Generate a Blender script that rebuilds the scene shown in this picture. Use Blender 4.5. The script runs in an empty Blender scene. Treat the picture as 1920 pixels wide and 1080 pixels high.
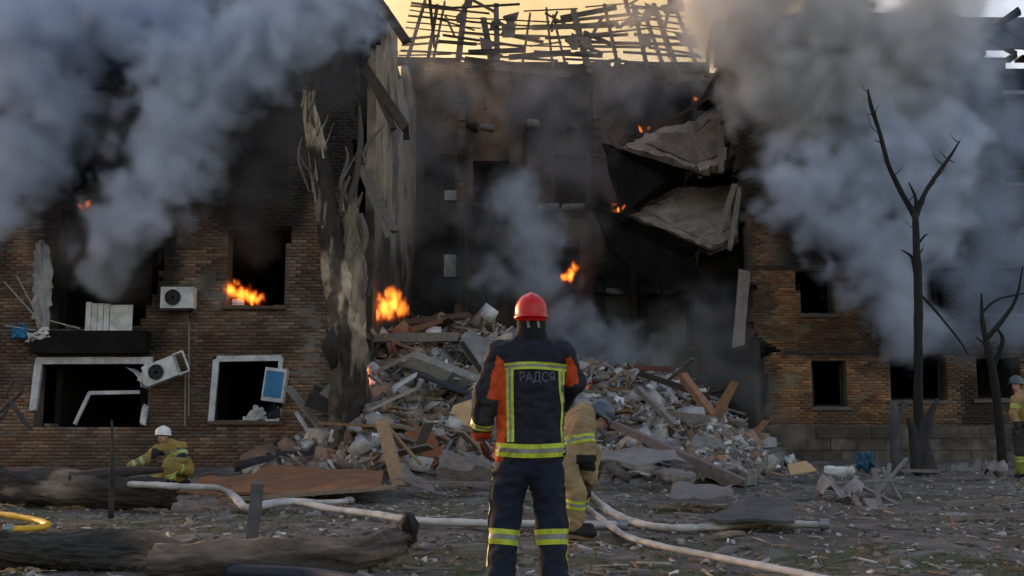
import bpy, bmesh, math, random
import numpy as np
from mathutils import Vector, Matrix, Euler, noise as mnoise
from mathutils.bvhtree import BVHTree
random.seed(7); rng = np.random.default_rng(7)
sc = bpy.context.scene; C = sc.collection
R = math.radians

# ------------------------------------------------------------------ camera, sky, sun, exposure
F = 2000.0; PITCH = R(7.3); CAM = Vector((0, 0, 1.05))
cd = bpy.data.cameras.new('camera'); cam = bpy.data.objects.new('camera', cd); C.objects.link(cam)
cd.sensor_width = 36; cd.lens = 36 * F / 1920; cd.clip_start = .1; cd.clip_end = 3000
cam.location = CAM; cam.rotation_euler = (math.pi / 2 + PITCH, 0, 0); sc.camera = cam
SUN_EL, SUN_AZ = 5.0, -38.0          # low sun behind the building, a little to the left
w = bpy.data.worlds.new('World'); sc.world = w; w.use_nodes = True
_nt = w.node_tree; _bg = _nt.nodes['Background']
_sky = _nt.nodes.new('ShaderNodeTexSky'); _sky.sky_type = 'NISHITA'; _sky.sun_disc = False
_sky.sun_elevation = R(SUN_EL); _sky.sun_rotation = R(SUN_AZ); _sky.dust_density = 3.5; _sky.air_density = 1.0; _sky.ozone_density = 0.6
_wb = _nt.nodes.new('ShaderNodeMix'); _wb.data_type = 'RGBA'; _wb.blend_type = 'MULTIPLY'; _wb.inputs[0].default_value = 1.0; _wb.inputs[7].default_value = (1.06, .96, 1.06, 1)   # the camera's white balance, over the whole sky
_nt.links.new(_sky.outputs[0], _wb.inputs[6]); _nt.links.new(_wb.outputs[2], _bg.inputs[0]); _bg.inputs[1].default_value = 0.15
sl = bpy.data.lights.new('sun', 'SUN'); sl.energy = 1.0; sl.angle = R(3); sl.color = (1, .78, .55)
so = bpy.data.objects.new('sun', sl); C.objects.link(so)
_d = Vector((math.sin(R(SUN_AZ)) * math.cos(R(SUN_EL)), math.cos(R(SUN_AZ)) * math.cos(R(SUN_EL)), math.sin(R(SUN_EL))))
so.rotation_euler = _d.to_track_quat('Z', 'Y').to_euler(); so.location = (-30, 90, 30)
vs = sc.view_settings; vs.view_transform = 'Standard'; vs.look = 'None'; vs.gamma = 1; vs.use_curve_mapping = False; vs.exposure = 2.0
cy = sc.cycles; cy.use_denoising = True; cy.use_adaptive_sampling = True; cy.adaptive_threshold = 0.035
cy.max_bounces = 6; cy.diffuse_bounces = 3; cy.glossy_bounces = 2; cy.volume_bounces = 4; cy.transparent_max_bounces = 8
cy.volume_step_rate = 2.4; cy.volume_max_steps = 512; cy.sample_clamp_indirect = 6

# ------------------------------------------------------------------ placing
_fw = Vector((0, math.cos(PITCH), math.sin(PITCH))); _up = Vector((0, -math.sin(PITCH), math.cos(PITCH)))
def U(px, py, Y):                       # the point at distance Y seen at a spot of the photograph
    r = Vector((1, 0, 0)) * ((px - 960) / F) + _up * ((540 - py) / F) + _fw
    return CAM + r * (Y / r.y)
def G(px, py, z=0.0):                   # the point on level ground
    r = Vector((1, 0, 0)) * ((px - 960) / F) + _up * ((540 - py) / F) + _fw
    return CAM + r * ((z - CAM.z) / r.z)
def inpoly(poly, x, z):
    x = np.asarray(x); z = np.asarray(z); c = np.zeros(x.shape, bool); n = len(poly)
    for i in range(n):
        x1, z1 = poly[i]; x2, z2 = poly[(i + 1) % n]
        with np.errstate(divide='ignore', invalid='ignore'):
            k = ((z1 > z) != (z2 > z)) & (x < (x2 - x1) * (z - z1) / (z2 - z1 + 1e-12) + x1)
        c ^= k
    return c
def pxpoly(pts, Y): return [(U(x, y, Y).x, U(x, y, Y).z) for x, y in pts]

# ------------------------------------------------------------------ numpy noise
def _h(i, j, k=0):
    n = (i * 374761393 + j * 668265263 + k * 2147483647 + 1013904223) & 0xffffffff
    n = ((n ^ (n >> 13)) * 1274126177) & 0xffffffff
    return ((n ^ (n >> 16)) & 0xffff) / 65535.0
def vn(x, y, s=1.0, seed=0):
    x = np.asarray(x, float) * s + seed * 17.3; y = np.asarray(y, float) * s + seed * 9.1
    i = np.floor(x).astype(np.int64); j = np.floor(y).astype(np.int64); u = x - i; v = y - j
    u = u * u * (3 - 2 * u); v = v * v * (3 - 2 * v)
    return (_h(i, j) * (1 - u) + _h(i + 1, j) * u) * (1 - v) + (_h(i, j + 1) * (1 - u) + _h(i + 1, j + 1) * u) * v
def fbm(x, y, s=1.0, seed=0, o=4):
    t = 0; a = .5
    for k in range(o): t = t + a * vn(x, y, s, seed + k); s *= 2.1; a *= .5
    return t / (1 - .5 ** o)
def sstep(a, b, x): t = np.clip((np.asarray(x, float) - a) / (b - a), 0, 1); return t * t * (3 - 2 * t)

# ------------------------------------------------------------------ objects
def tag(o, label=None, cat=None, group=None, kind=None):
    if label: o['label'] = label
    if cat: o['category'] = cat
    if group: o['group'] = group
    if kind: o['kind'] = kind
    return o
def thing(name, label, cat, loc=(0, 0, 0), group=None):
    o = bpy.data.objects.new(name, None); C.objects.link(o); o.location = loc; o.empty_display_size = .2
    return tag(o, label, cat, group)
def setpar(o, p):
    o.parent = p
    if p is not None:
        m = Matrix.Identity(4); q = p
        while q is not None:
            m = (q.matrix_parent_inverse @ q.matrix_basis) @ m if q.parent else q.matrix_basis @ m
            q = q.parent
        o.matrix_parent_inverse = m.inverted()
def link(name, me, mat=None, parent=None):
    o = bpy.data.objects.new(name, me); C.objects.link(o)
    if mat is not None:
        for m in (mat if isinstance(mat, (list, tuple)) else [mat]): me.materials.append(m)
    if parent is not None: setpar(o, parent)
    return o
def newmesh(name, v, f, col=None, smooth=False, mi=None):
    me = bpy.data.meshes.new(name); v = np.asarray(v, float)
    if isinstance(f, np.ndarray):
        n = f.shape[1]; me.vertices.add(len(v)); me.vertices.foreach_set('co', v.ravel())
        me.loops.add(f.size); me.loops.foreach_set('vertex_index', f.ravel().astype(np.int32))
        me.polygons.add(len(f)); me.polygons.foreach_set('loop_start', np.arange(0, f.size, n, dtype=np.int32))
        me.update(calc_edges=True)
    else:
        me.from_pydata([tuple(p) for p in v], [], f)
    if col is not None:
        a = me.color_attributes.new('col', 'FLOAT_COLOR', 'POINT'); col = np.asarray(col, float)
        if col.ndim == 1: col = np.tile(col, (len(v), 1))
        if col.shape[1] == 3: col = np.hstack([col, np.ones((len(col), 1))])
        a.data.foreach_set('color', col.ravel())
    if smooth: me.polygons.foreach_set('use_smooth', np.ones(len(me.polygons), bool))
    if mi is not None: me.polygons.foreach_set('material_index', np.asarray(mi, np.int32))
    return me
def mk(name, v, f, mat, parent=None, col=None, smooth=False, mi=None):
    return link(name, newmesh(name, v, f, col, smooth, mi), mat, parent)
BOXF = np.array([(0, 1, 3, 2), (4, 6, 7, 5), (0, 4, 5, 1), (2, 3, 7, 6), (0, 2, 6, 4), (1, 5, 7, 3)])
def boxv(a, b): return np.array([(x, y, z) for x in (a[0], b[0]) for y in (a[1], b[1]) for z in (a[2], b[2])], float)
class MB:                                # collects shapes into one mesh
    def __init__(s): s.v = []; s.f = []; s.c = []; s.n = 0
    def add(s, v, f, col=(1, 1, 1)):
        v = np.asarray(v, float); s.v.append(v)
        for q in f: s.f.append(tuple(int(i) + s.n for i in q))
        col = np.asarray(col, float); s.c.append(np.tile(col, (len(v), 1)) if col.ndim == 1 else col); s.n += len(v); return s
    def box(s, a, b, col=(1, 1, 1)): return s.add(boxv(a, b), BOXF, col)
    def bar(s, p, q, w, h, col=(1, 1, 1), roll=0, taper=1.0, up=None):
        p = Vector(p); q = Vector(q); d = (q - p); L = d.length; d.normalize()
        u = Vector(up) if up is not None else (Vector((0, 0, 1)) if abs(d.z) < .95 else Vector((0, 1, 0)))
        x = d.cross(u).normalized(); y = x.cross(d)
        if roll: m = Matrix.Rotation(roll, 3, d); x = m @ x; y = m @ y
        vv = []
        for t, k in ((p, 1), (q, taper)):
            for a, b in ((-1, -1), (1, -1), (1, 1), (-1, 1)): vv.append(t + x * (a * w / 2 * k) + y * (b * h / 2 * k))
        return s.add(vv, [(0, 1, 2, 3), (7, 6, 5, 4), (0, 4, 5, 1), (1, 5, 6, 2), (2, 6, 7, 3), (3, 7, 4, 0)], col)
    def tube(s, pts, rad, seg=10, col=(1, 1, 1), caps=True, jit=0, flat=1.0):
        v, f = tubev(pts, rad, seg, caps, jit, flat); return s.add(v, f, col)
    def mesh(s, name, smooth=False, col=True): return newmesh(name, np.vstack(s.v), s.f, np.vstack(s.c) if col else None, smooth)
    def build(s, name, mat, parent=None, smooth=False): return link(name, s.mesh(name, smooth), mat, parent)
def tubev(pts, rad, seg=10, caps=True, jit=0, flat=1.0, ridge=0.0, rf=3.1):
    pts = [Vector(p) for p in pts]; n = len(pts)
    if not hasattr(rad, '__len__'): rad = [rad] * n
    v = []; f = []; prev = None
    for i, p in enumerate(pts):
        d = (pts[min(i + 1, n - 1)] - pts[max(i - 1, 0)]).normalized()
        if prev is None: x = d.orthogonal().normalized()
        else: x = (prev - d * prev.dot(d)).normalized()
        prev = x; y = d.cross(x)
        for k in range(seg):
            a = 2 * math.pi * k / seg; r = rad[i] * (1 + (jit * (mnoise.noise(Vector((p.x * 2 + math.cos(a) * 1.3, p.y * 2 + math.sin(a) * 1.3, p.z * 2))) if jit else 0)))
            if ridge: r *= 1 + ridge * (1 - 2.4 * abs(mnoise.noise(Vector((math.cos(a) * rf, math.sin(a) * rf, i * .13 + p.z * .5)))) + .7 * mnoise.noise(Vector((math.cos(a) * rf * 2.2, math.sin(a) * rf * 2.2, i * .3))))
            o = x * math.cos(a) * r + y * math.sin(a) * r
            if flat != 1: o.z *= flat
            v.append(p + o)
    for i in range(n - 1):
        for k in range(seg):
            k2 = (k + 1) % seg; f.append((i * seg + k, i * seg + k2, (i + 1) * seg + k2, (i + 1) * seg + k))
    if caps:
        f.append(tuple(range(seg - 1, -1, -1))); f.append(tuple(range((n - 1) * seg, n * seg)))
    return np.array([tuple(p) for p in v]), f
def spline(pts, n=8):                    # Catmull-Rom
    P = [Vector(p) for p in pts]; P = [P[0] * 2 - P[1]] + P + [P[-1] * 2 - P[-2]]; out = []
    for i in range(1, len(P) - 2):
        for k in range(n):
            t = k / n; a, b, c, d = P[i - 1], P[i], P[i + 1], P[i + 2]
            out.append(.5 * ((2 * b) + (c - a) * t + (2 * a - 5 * b + 4 * c - d) * t * t + (3 * b - a - 3 * c + d) * t ** 3))
    out.append(P[-2]); return out
def lin(rs, n, m):                       # radii for a spline of m control points sampled n per span
    xs = np.linspace(0, len(rs) - 1, (m - 1) * n + 1); return list(np.interp(xs, np.arange(len(rs)), rs))

# ------------------------------------------------------------------ materials
class N:
    def __init__(s, t): s.t = t
    def n(s, ty, **k):
        x = s.t.nodes.new(ty)
        for a, b in k.items(): setattr(x, a, b)
        return x
    def put(s, v, inp):
        if hasattr(v, 'node'): s.t.links.new(v, inp)
        else: inp.default_value = v
    def m(s, op, a, b=0.0, c=0.0):
        x = s.n('ShaderNodeMath', operation=op)
        for i, v in enumerate((a, b, c)): s.put(v, x.inputs[i])
        return x.outputs[0]
    def v(s, op, a, b=(0, 0, 0), k=None):
        x = s.n('ShaderNodeVectorMath', operation=op); s.put(a, x.inputs[0]); s.put(b, x.inputs[1])
        if k is not None: s.put(k, x.inputs['Scale'])
        return x.outputs['Value'] if op in ('LENGTH', 'DOT_PRODUCT', 'DISTANCE') else x.outputs['Vector']
    def noise(s, vec, scale, detail=3, rough=.55, out='Fac'):
        x = s.n('ShaderNodeTexNoise'); s.put(vec, x.inputs['Vector']); x.inputs['Scale'].default_value = scale; x.inputs['Detail'].default_value = detail; x.inputs['Roughness'].default_value = rough
        return x.outputs[out]
    def ramp(s, fac, a, b, lo=0.0, hi=1.0):
        x = s.n('ShaderNodeMapRange'); s.put(fac, x.inputs[0]); x.inputs[1].default_value = a; x.inputs[2].default_value = b; x.inputs[3].default_value = lo; x.inputs[4].default_value = hi
        return x.outputs[0]
    def mix(s, fac, a, b, bt='MIX'):
        x = s.n('ShaderNodeMix', data_type='RGBA', blend_type=bt); s.put(fac, x.inputs[0])
        for v, i in ((a, 6), (b, 7)): s.put(v if hasattr(v, 'node') else (*v[:3], 1), x.inputs[i])
        return x.outputs[2]
MATS = {}
def M(name, col=None, rough=.85, var=.35, scale=3.0, bump=.3, bscale=40, metal=0.0, attr=False, rnd=.0, dirt=None, dirt_amt=.4, stretch=(1, 1, 1), coord='pos', bdist=.02, spec=.3, coat=0):
    if name in MATS: return MATS[name]
    m = bpy.data.materials.new(name); m.use_nodes = True; g = N(m.node_tree); b = m.node_tree.nodes['Principled BSDF']
    if coord == 'pos': P = g.n('ShaderNodeNewGeometry').outputs['Position']
    else: P = g.n('ShaderNodeTexCoord').outputs['Object']
    if stretch != (1, 1, 1): P = g.v('MULTIPLY', P, stretch)
    if attr:
        a = g.n('ShaderNodeAttribute'); a.attribute_name = 'col'; c = a.outputs['Color']
        if col: c = g.mix(1.0, c, col, 'MULTIPLY')
    else:
        x = g.n('ShaderNodeRGB'); x.outputs[0].default_value = (*col, 1); c = x.outputs[0]
    n1 = g.noise(P, scale, 5, .6)
    k = g.ramp(n1, .25, .75, 1 - var, 1 + var)
    if rnd:
        oi = g.n('ShaderNodeObjectInfo').outputs['Random']; k = g.m('MULTIPLY', k, g.ramp(oi, 0, 1, 1 - rnd, 1 + rnd))
    x = g.v('SCALE', c, k=k); c = x
    if dirt is not None:
        n3 = g.noise(P, scale * .6 + .7, 6, .65); c = g.mix(g.m('MULTIPLY', g.ramp(n3, .42, .62), dirt_amt), c, dirt)
    g.put(c, b.inputs['Base Color']); b.inputs['Roughness'].default_value = rough; b.inputs['Metallic'].default_value = metal
    b.inputs['Specular IOR Level'].default_value = spec
    if coat: b.inputs['Coat Weight'].default_value = coat; b.inputs['Coat Roughness'].default_value = .15
    if bump:
        bp = g.n('ShaderNodeBump'); bp.inputs['Strength'].default_value = bump; bp.inputs['Distance'].default_value = bdist
        g.put(g.noise(P, bscale, 5, .65), bp.inputs['Height']); g.put(bp.outputs[0], b.inputs['Normal'])
    MATS[name] = m; return m
M('brick', attr=True, var=.22, scale=14, bump=.5, bscale=60, bdist=.01)
M('mortar', attr=True, var=.25, scale=6, bump=.6, bscale=50)
M('stone', attr=True, var=.4, scale=3, bump=.7, bscale=25, bdist=.03, dirt=(.045, .036, .028), dirt_amt=.8)
M('plaster', attr=True, var=.2, scale=1.6, bump=.35, bscale=12, dirt=(.05, .042, .036), dirt_amt=.5)
M('debris', attr=True, var=.3, scale=9, bump=.5, bscale=45, bdist=.01)
M('rubble', attr=True, var=.4, scale=5, bump=.9, bscale=18, bdist=.05)
M('concrete', (.27, .255, .235), var=.3, scale=2.5, bump=.5, bscale=25, rnd=.25, dirt=(.1, .085, .07))
M('wood', (.17, .12, .085), var=.4, scale=4, bump=.5, bscale=30, stretch=(1, 1, 1), rnd=.35, coord='obj')
M('char', (.035, .03, .027), var=.5, scale=6, bump=.8, bscale=30, rough=.9, rnd=.3)
M('charwood', attr=True, var=.4, scale=7, bump=.8, bscale=35, rough=.9)
M('bark', attr=True, var=.35, scale=8, bump=1.0, bscale=22, bdist=.05, stretch=(1, 1, .28))
M('logbark', attr=True, var=.4, scale=8, bump=1.0, bscale=26, bdist=.05, stretch=(.3, 1, 1))
M('white', (.62, .62, .6), rough=.6, var=.12, scale=5, bump=.1, dirt=(.18, .15, .12), dirt_amt=.45)
M('whitepaint', (.55, .55, .56), rough=.6, var=.15, scale=4, bump=.15, dirt=(.16, .14, .12), dirt_amt=.5)
M('dark', (.012, .012, .013), rough=.7, var=.2, bump=.1)
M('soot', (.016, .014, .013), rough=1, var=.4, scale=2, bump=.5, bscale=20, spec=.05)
M('rust', (.2, .085, .035), rough=.8, var=.4, scale=2.2, bump=.3, bscale=25, dirt=(.07, .045, .03), dirt_amt=.5)
M('sheet', (.2, .175, .17), rough=.6, var=.25, scale=2.5, bump=.2, metal=.15, rnd=.3, dirt=(.1, .075, .06), dirt_amt=.5)
M('blue', (.03, .17, .34), rough=.45, var=.3, scale=5, bump=.1)
M('slate', (.05, .05, .055), rough=.6, var=.3, scale=4, bump=.2, dirt=(.12, .1, .085), dirt_amt=.5)
M('bluedark', (.014, .018, .028), rough=.5, var=.3, scale=4, bump=.2)
M('hose', (.5, .48, .45), rough=.75, var=.18, scale=5, bump=.35, bscale=90, bdist=.004, dirt=(.16, .14, .11), dirt_amt=.55)
M('yellowhose', (.75, .42, .02), rough=.5, var=.12, scale=6, bump=.1, dirt=(.25, .16, .05), dirt_amt=.3)
M('tarp', (.02, .065, .115), rough=.6, var=.35, scale=6, bump=.3)
M('tan', (.5, .32, .16), rough=.75, var=.2, scale=3, bump=.2)
M('metal', (.25, .25, .25), rough=.45, metal=.8, var=.2, bump=.1)
M('cloth', attr=True, var=.14, scale=16, bump=.3, bscale=240, rough=.85, bdist=.004)
M('hiviz', (.5, .58, .035), rough=.5, dirt=(.2, .2, .06), dirt_amt=.55, var=.2, scale=16, bump=.15, bscale=200, bdist=.002)
M('silver', (.24, .25, .21), rough=.4, dirt=(.1, .1, .08), dirt_amt=.6, var=.2, scale=16, bump=.1)
M('skin', attr=True, rough=.55, var=.08, scale=20, bump=.1)
M('redhelmet', (.56, .006, .006), rough=.3, var=.06, scale=8, bump=.05, spec=.35, coat=.12, dirt=(.12, .006, .006), dirt_amt=.35)
M('whitehelmet', (.7, .7, .66), rough=.3, var=.08, scale=10, bump=0, spec=.5)
M('darkhelmet', (.055, .075, .1), rough=.35, var=.1, scale=8, bump=0, spec=.5)
M('rubber', (.02, .02, .022), rough=.6, var=.2, bump=.1)
M('print', (.11, .115, .125), rough=.7, var=.5, scale=60, bump=0)
# ------------------------------------------------------------------ ground
def axis(lo, hi, a, b, step, n):
    inner = list(np.arange(a, b + 1e-6, step)); L = [a - (a - lo) * (k / n) ** 2.2 for k in range(n, 0, -1)]; H = [b + (hi - b) * (k / n) ** 2.2 for k in range(1, n + 1)]
    return np.array(L + inner + H)
RIDX = np.array([-5.6, -4.6, -3.9, -2.6, -.9, .2, 1.35, 3.6, 5.2, 6.4, 7.3, 8.6]); RIDZ = np.array([.15, 1.6, 3.3, 3.5, 3.75, 3.3, 2.7, 2.35, 1.8, .9, .1, .0])
def heap(x, y):
    x = np.asarray(x, float); y = np.asarray(y, float)
    rz = np.interp(x * 30 / np.maximum(y, 21), RIDX, RIDZ)
    toe = 20.6 + .9 * np.sin(x * .9 + 1) + .5 * np.sin(x * 2.3)
    t = np.clip((y - toe) / (29.5 - toe), 0, 1)
    h = rz * (t ** .85)
    h = h * (1 - .5 * sstep(31, 36, y)) * (1 - sstep(37, 39, y))
    left = sstep(-6.6, -3.2, x) * (1 - sstep(-2.6, -.6, x)) * sstep(21.5, 24.5, y) * (1 - sstep(25.9, 26.0, y)) * 1.0     # the apron before the left wing
    h = np.where((x < -3.55) & (y > 25.9), 0, h)
    h = np.maximum(h, left)
    n = fbm(x, y, .9, 3) - .5; n2 = fbm(x, y, 2.6, 5) - .5
    return np.maximum(h + (n * 1.1 + n2 * .5) * np.clip(h, 0, 1.2) * .75, 0)
def gz(x, y):
    d = np.hypot(x, y)
    return (fbm(x, y, .45, 11) - .5) * .16 * sstep(4, 14, y) + (fbm(x, y, 2.2, 13) - .5) * .07 * (1 - sstep(50, 90, d)) + (fbm(x, y, 7, 15, 2) - .5) * .025 * (1 - sstep(30, 50, d)) - .03
def hz(x, y): return float(np.maximum(heap(x, y) - .02, gz(x, y)))
ax = axis(-900, 900, -13.5, 13.5, .11, 26); ay = axis(-300, 1500, 4.0, 33, .11, 26)
XX, YY = np.meshgrid(ax, ay); ZZ = gz(XX, YY)
nx, ny = len(ax), len(ay); idx = np.arange(nx * ny).reshape(ny, nx)
gf = np.stack([idx[:-1, :-1], idx[:-1, 1:], idx[1:, 1:], idx[1:, :-1]], -1).reshape(-1, 4)
n1 = fbm(XX, YY, .35, 21); n2 = fbm(XX, YY, 1.7, 23); n3 = fbm(XX, YY, 6, 25)
def lerp3(a, b, t): return np.asarray(a) * (1 - t[..., None]) + np.asarray(b) * t[..., None]
gc = lerp3((.095, .082, .072), (.17, .155, .142), sstep(.35, .65, n2))
gc = lerp3(gc, (.06, .05, .042), sstep(.5, .7, n3) * .6)
gras = sstep(.40, .56, n1 + .22 * sstep(2, 7, XX) - .10 * sstep(9, 15, YY) + .1 * sstep(9, 6.5, YY)) * (1 - sstep(13, 18, YY))
gc = lerp3(gc, (.062, .07, .026), gras * sstep(.38, .6, fbm(XX, YY, 3.3, 27)) * .85)
ground = mk('ground', np.stack([XX, YY, ZZ], -1).reshape(-1, 3), gf, M('rubble'), col=gc.reshape(-1, 3), smooth=True)
tag(ground, 'dusty littered ground with thin grass in front of the building', 'ground', kind='structure')

# ------------------------------------------------------------------ brick walls
BR = np.array([(.27, .155, .085), (.24, .132, .072), (.3, .175, .10), (.215, .122, .072), (.26, .165, .09), (.2, .125, .087), (.32, .2, .125), (.235, .112, .064)])
def cellwall(name, x0, x1, z0, z1, Y, thick, solid, colfn, mat, parent, dx=.13, dz=.085, dmg=None):
    nx = int(round((x1 - x0) / dx)); nz = int(round((z1 - z0) / dz))
    cx = x0 + (np.arange(nx) + .5) * dx; cz = z0 + (np.arange(nz) + .5) * dz
    CX, CZ = np.meshgrid(cx, cz); mask = solid(CX, CZ)
    V = []; Fq = []; vid = {}
    def vert(i, j, b):
        k = (i, j, b)
        if k not in vid: vid[k] = len(V); V.append((x0 + i * dx, Y + (thick if b else 0), z0 + j * dz))
        return vid[k]
    for j in range(nz):
        for i in range(nx):
            if not mask[j, i]: continue
            a, b, c, d = vert(i, j, 0), vert(i + 1, j, 0), vert(i + 1, j + 1, 0), vert(i, j + 1, 0)
            e, f, g, h = vert(i, j, 1), vert(i + 1, j, 1), vert(i + 1, j + 1, 1), vert(i, j + 1, 1)
            Fq.append((a, b, c, d)); Fq.append((f, e, h, g))
            if i == 0 or not mask[j, i - 1]: Fq.append((e, a, d, h))
            if i == nx - 1 or not mask[j, i + 1]: Fq.append((b, f, g, c))
            if j == 0 or not mask[j - 1, i]: Fq.append((e, f, b, a))
            if j == nz - 1 or not mask[j + 1, i]: Fq.append((d, c, g, h))
    V = np.array(V)
    o = mk(name, V, Fq, mat, parent, col=colfn(V[:, 0], V[:, 2]))
    return o, mask, (x0, z0, nx, nz, dx, dz)
def bricks(wall, mask, info, Y, soot, pick, n_ind=300, damage=None, tint=(1, 1, 1), proud=.016):
    x0, z0, nx, nz, dx, dz = info; B = []
    for j in range(nz):
        off = j % 2
        for c in range(-1, nx // 2 + 1):
            i = 2 * c + off; ok = [(0 <= k < nx and mask[j, k]) for k in (i, i + 1)]
            if ok[0] and ok[1]: B.append((x0 + i * dx, x0 + (i + 2) * dx, z0 + j * dz))
            elif ok[0]: B.append((x0 + i * dx, x0 + (i + 1) * dx, z0 + j * dz))
            elif ok[1]: B.append((x0 + (i + 1) * dx, x0 + (i + 2) * dx, z0 + j * dz))
    B = np.array(B); n = len(B); cx = (B[:, 0] + B[:, 1]) / 2; cz = B[:, 2] + dz / 2
    pr = proud + rng.normal(0, .0035, n); keep = rng.random(n) > .008
    if damage is not None:
        dm = damage(cx, cz); pr = pr - dm * .05 * rng.random(n); keep &= ~((dm > .75) & (rng.random(n) > .35))
    B = B[keep]; cx = cx[keep]; cz = cz[keep]; pr = np.maximum(pr[keep], .003); n = len(B)
    base = BR[rng.integers(0, len(BR), n)] * rng.uniform(.75, 1.2, (n, 1)) * np.array(tint)
    lum = base.mean(1, keepdims=True); wear = fbm(cx, cz, .8, 41)[:, None]; base = base * (1 - .35 * sstep(.45, .65, wear)) + lum * .75 * .35 * sstep(.45, .65, wear)
    s = soot(cx, cz)[:, None]; col = base * (1 - s) + np.array((.018, .016, .015)) * s
    g = .0045; j3 = rng.normal(0, .0015, (n, 4))
    xa = B[:, 0] + g + j3[:, 0]; xb = B[:, 1] - g + j3[:, 1]; za = B[:, 2] + g + j3[:, 2]; zb = B[:, 2] + dz - g + j3[:, 3]; ya = Y - pr; yb = np.full(n, Y + .002)
    vv = np.stack([np.stack(p, -1) for p in ((xa, ya, za), (xb, ya, za), (xb, ya, zb), (xa, ya, zb), (xa, yb, za), (xb, yb, za), (xb, yb, zb), (xa, yb, zb))], 1)
    FT = np.array([(0, 1, 2, 3), (4, 0, 3, 7), (1, 5, 6, 2), (3, 2, 6, 7), (4, 5, 1, 0)])
    cand = np.where(pick(cx, cz))[0]; rng.shuffle(cand); ind = cand[:n_ind]; rest = np.setdiff1d(np.arange(n), ind)
    for i in ind:
        ct = vv[i].mean(0); me = newmesh('brick', vv[i] - ct, FT, np.tile(col[i], (8, 1))); o = link('brick', me, M('brick')); o.location = ct; setpar(o, wall)
    fr = (FT[None] + (np.arange(len(rest)) * 8)[:, None, None]).reshape(-1, 4)
    o = mk('brickwork', vv[rest].reshape(-1, 3), fr, M('brick'), wall, col=np.repeat(col[rest], 8, 0)); o['kind'] = 'stuff'
def slab(parent, name, a, b, mat, col=(.2, .19, .18)): return MB().box(a, b, col).build(name, mat, parent)

def ipx(x, z, Y):                        # wall point -> photograph row and column (only used to describe stain shapes)
    zr = (z - CAM.z) / Y; t = math.tan(PITCH); yy = 540 - F * (zr - t) / (1 + zr * t); k = 1 / (math.cos(PITCH) + zr * math.sin(PITCH)); return 960 + F * x / Y * k, yy

# ------------------------------------------------------------------ left wing
YL = 26.0
LW = thing('brick_apartment_wing', 'burning brown brick wing at left with blown-out windows and hanging air conditioners', 'building', (-8, YL, 0))
openL = [[(66, 672), (284, 672), (274, 798), (60, 798)],
         [(398, 668), (528, 668), (524, 790), (396, 790)],
         [(100, 450), (122, 395), (290, 392), (312, 430), (306, 480), (296, 550), (272, 578), (266, 614), (94, 614)],
         [(424, 430), (548, 425), (536, 500), (528, 574), (424, 574)],
         [(110, 205), (300, 200), (304, 300), (296, 356), (110, 358)], [(428, 215), (540, 215), (534, 356), (428, 356)],
         [(112, 0), (300, 0), (300, 140), (112, 140)], [(430, 0), (538, 0), (534, 140), (430, 140)],
         [(-160, 450), (-60, 450), (-60, 574), (-160, 574)], [(-160, 672), (-60, 672), (-60, 790), (-160, 790)]]
polyL = [pxpoly(p, YL) for p in openL]
EDGE_Y = [-80, 0, 20, 34, 60, 90, 130, 200, 300, 420, 520, 620, 700, 900]; EDGE_X = [665, 668, 700, 722, 712, 690, 674, 662, 660, 668, 676, 682, 690, 692]
def solidL(x, z):
    m = np.ones(np.shape(x), bool); jx = (fbm(x, z, 3.1, 51) - .5) * .12; jz = (fbm(x, z, 3.1, 52) - .5) * .12
    for k, p in enumerate(polyL): a = .25 if k in (0, 1) else 1.3; m &= ~inpoly(p, x + jx * a, z + jz * a)
    px, py = ipx(x, z, YL); m &= px < np.interp(py, EDGE_Y, EDGE_X) + (fbm(x, z, 2.3, 53) - .5) * 26
    return m
def sootL(x, z):
    px, py = ipx(x, z, YL); n = (fbm(x, z, .8, 61) - .5) * 120; n2 = (fbm(x, z, 2.5, 62) - .5) * 60; s = np.zeros(np.shape(x))
    s = np.maximum(s, sstep(470, 330, py + n + n2) * .97)                                    # everything above the second floor
    for (xa, xb, yt, up) in ((95, 300, 440, 230), (422, 548, 430, 230), (90, 290, 660, 45), (396, 530, 655, 30)):
        d = np.maximum(np.maximum(xa - px, px - xb), 0) - n2 * .4
        s = np.maximum(s, sstep(60, 5, d) * sstep(yt + 40, yt - 10, py) * sstep(yt - up - 60, yt - up + 60, py + n) * .95)
    s = np.maximum(s, sstep(40, 5, np.maximum(np.maximum(95 - px, px - 318), 0) + n2 * .3) * sstep(640, 560, py) * sstep(380, 420, py) * .9)
    s = np.maximum(s, sstep(20, -20, np.abs(px - 190) - 110 + n2 * .3) * sstep(30, 8, np.abs(py - 640)) * .85)
    s = np.maximum(s, .55 * sstep(760, 880, py + n * .7)) ; s = np.maximum(s, .6 * sstep(.5, .66, fbm(x, z, .6, 63))); s = np.maximum(s, .5 * sstep(.54, .68, fbm(x, z, 2.2, 65)))
    s = np.maximum(s, .75 * sstep(45, 0, px) * sstep(.4, .6, fbm(x, z, .7, 64)))
    s = np.maximum(s, .6 * sstep(60, 10, np.abs(px - 640) + n2 * .3) * sstep(420, 560, py))
    return np.clip(s, 0, .985)
def mortL(x, z): s = sootL(x, z)[:, None]; return np.array((.17, .145, .12)) * (1 - s) + np.array((.014, .012, .012)) * s
def dmgL(x, z): return np.clip(sstep(.58, .74, fbm(x, z, 1.3, 71)) + sstep(.66, .74, fbm(x, z, 3.2, 72)), 0, 1)
wl, mk_, inf = cellwall('wall', -15.08, -3.12, -.2, 13.06, YL + .016, .5, solidL, mortL, M('mortar'), LW)
def pickL(x, z):
    px, py = ipx(x, z, YL); return (px > 4) & (px < 600) & (py > 450) & (py < 860) & (sootL(x, z) < .5)
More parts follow.
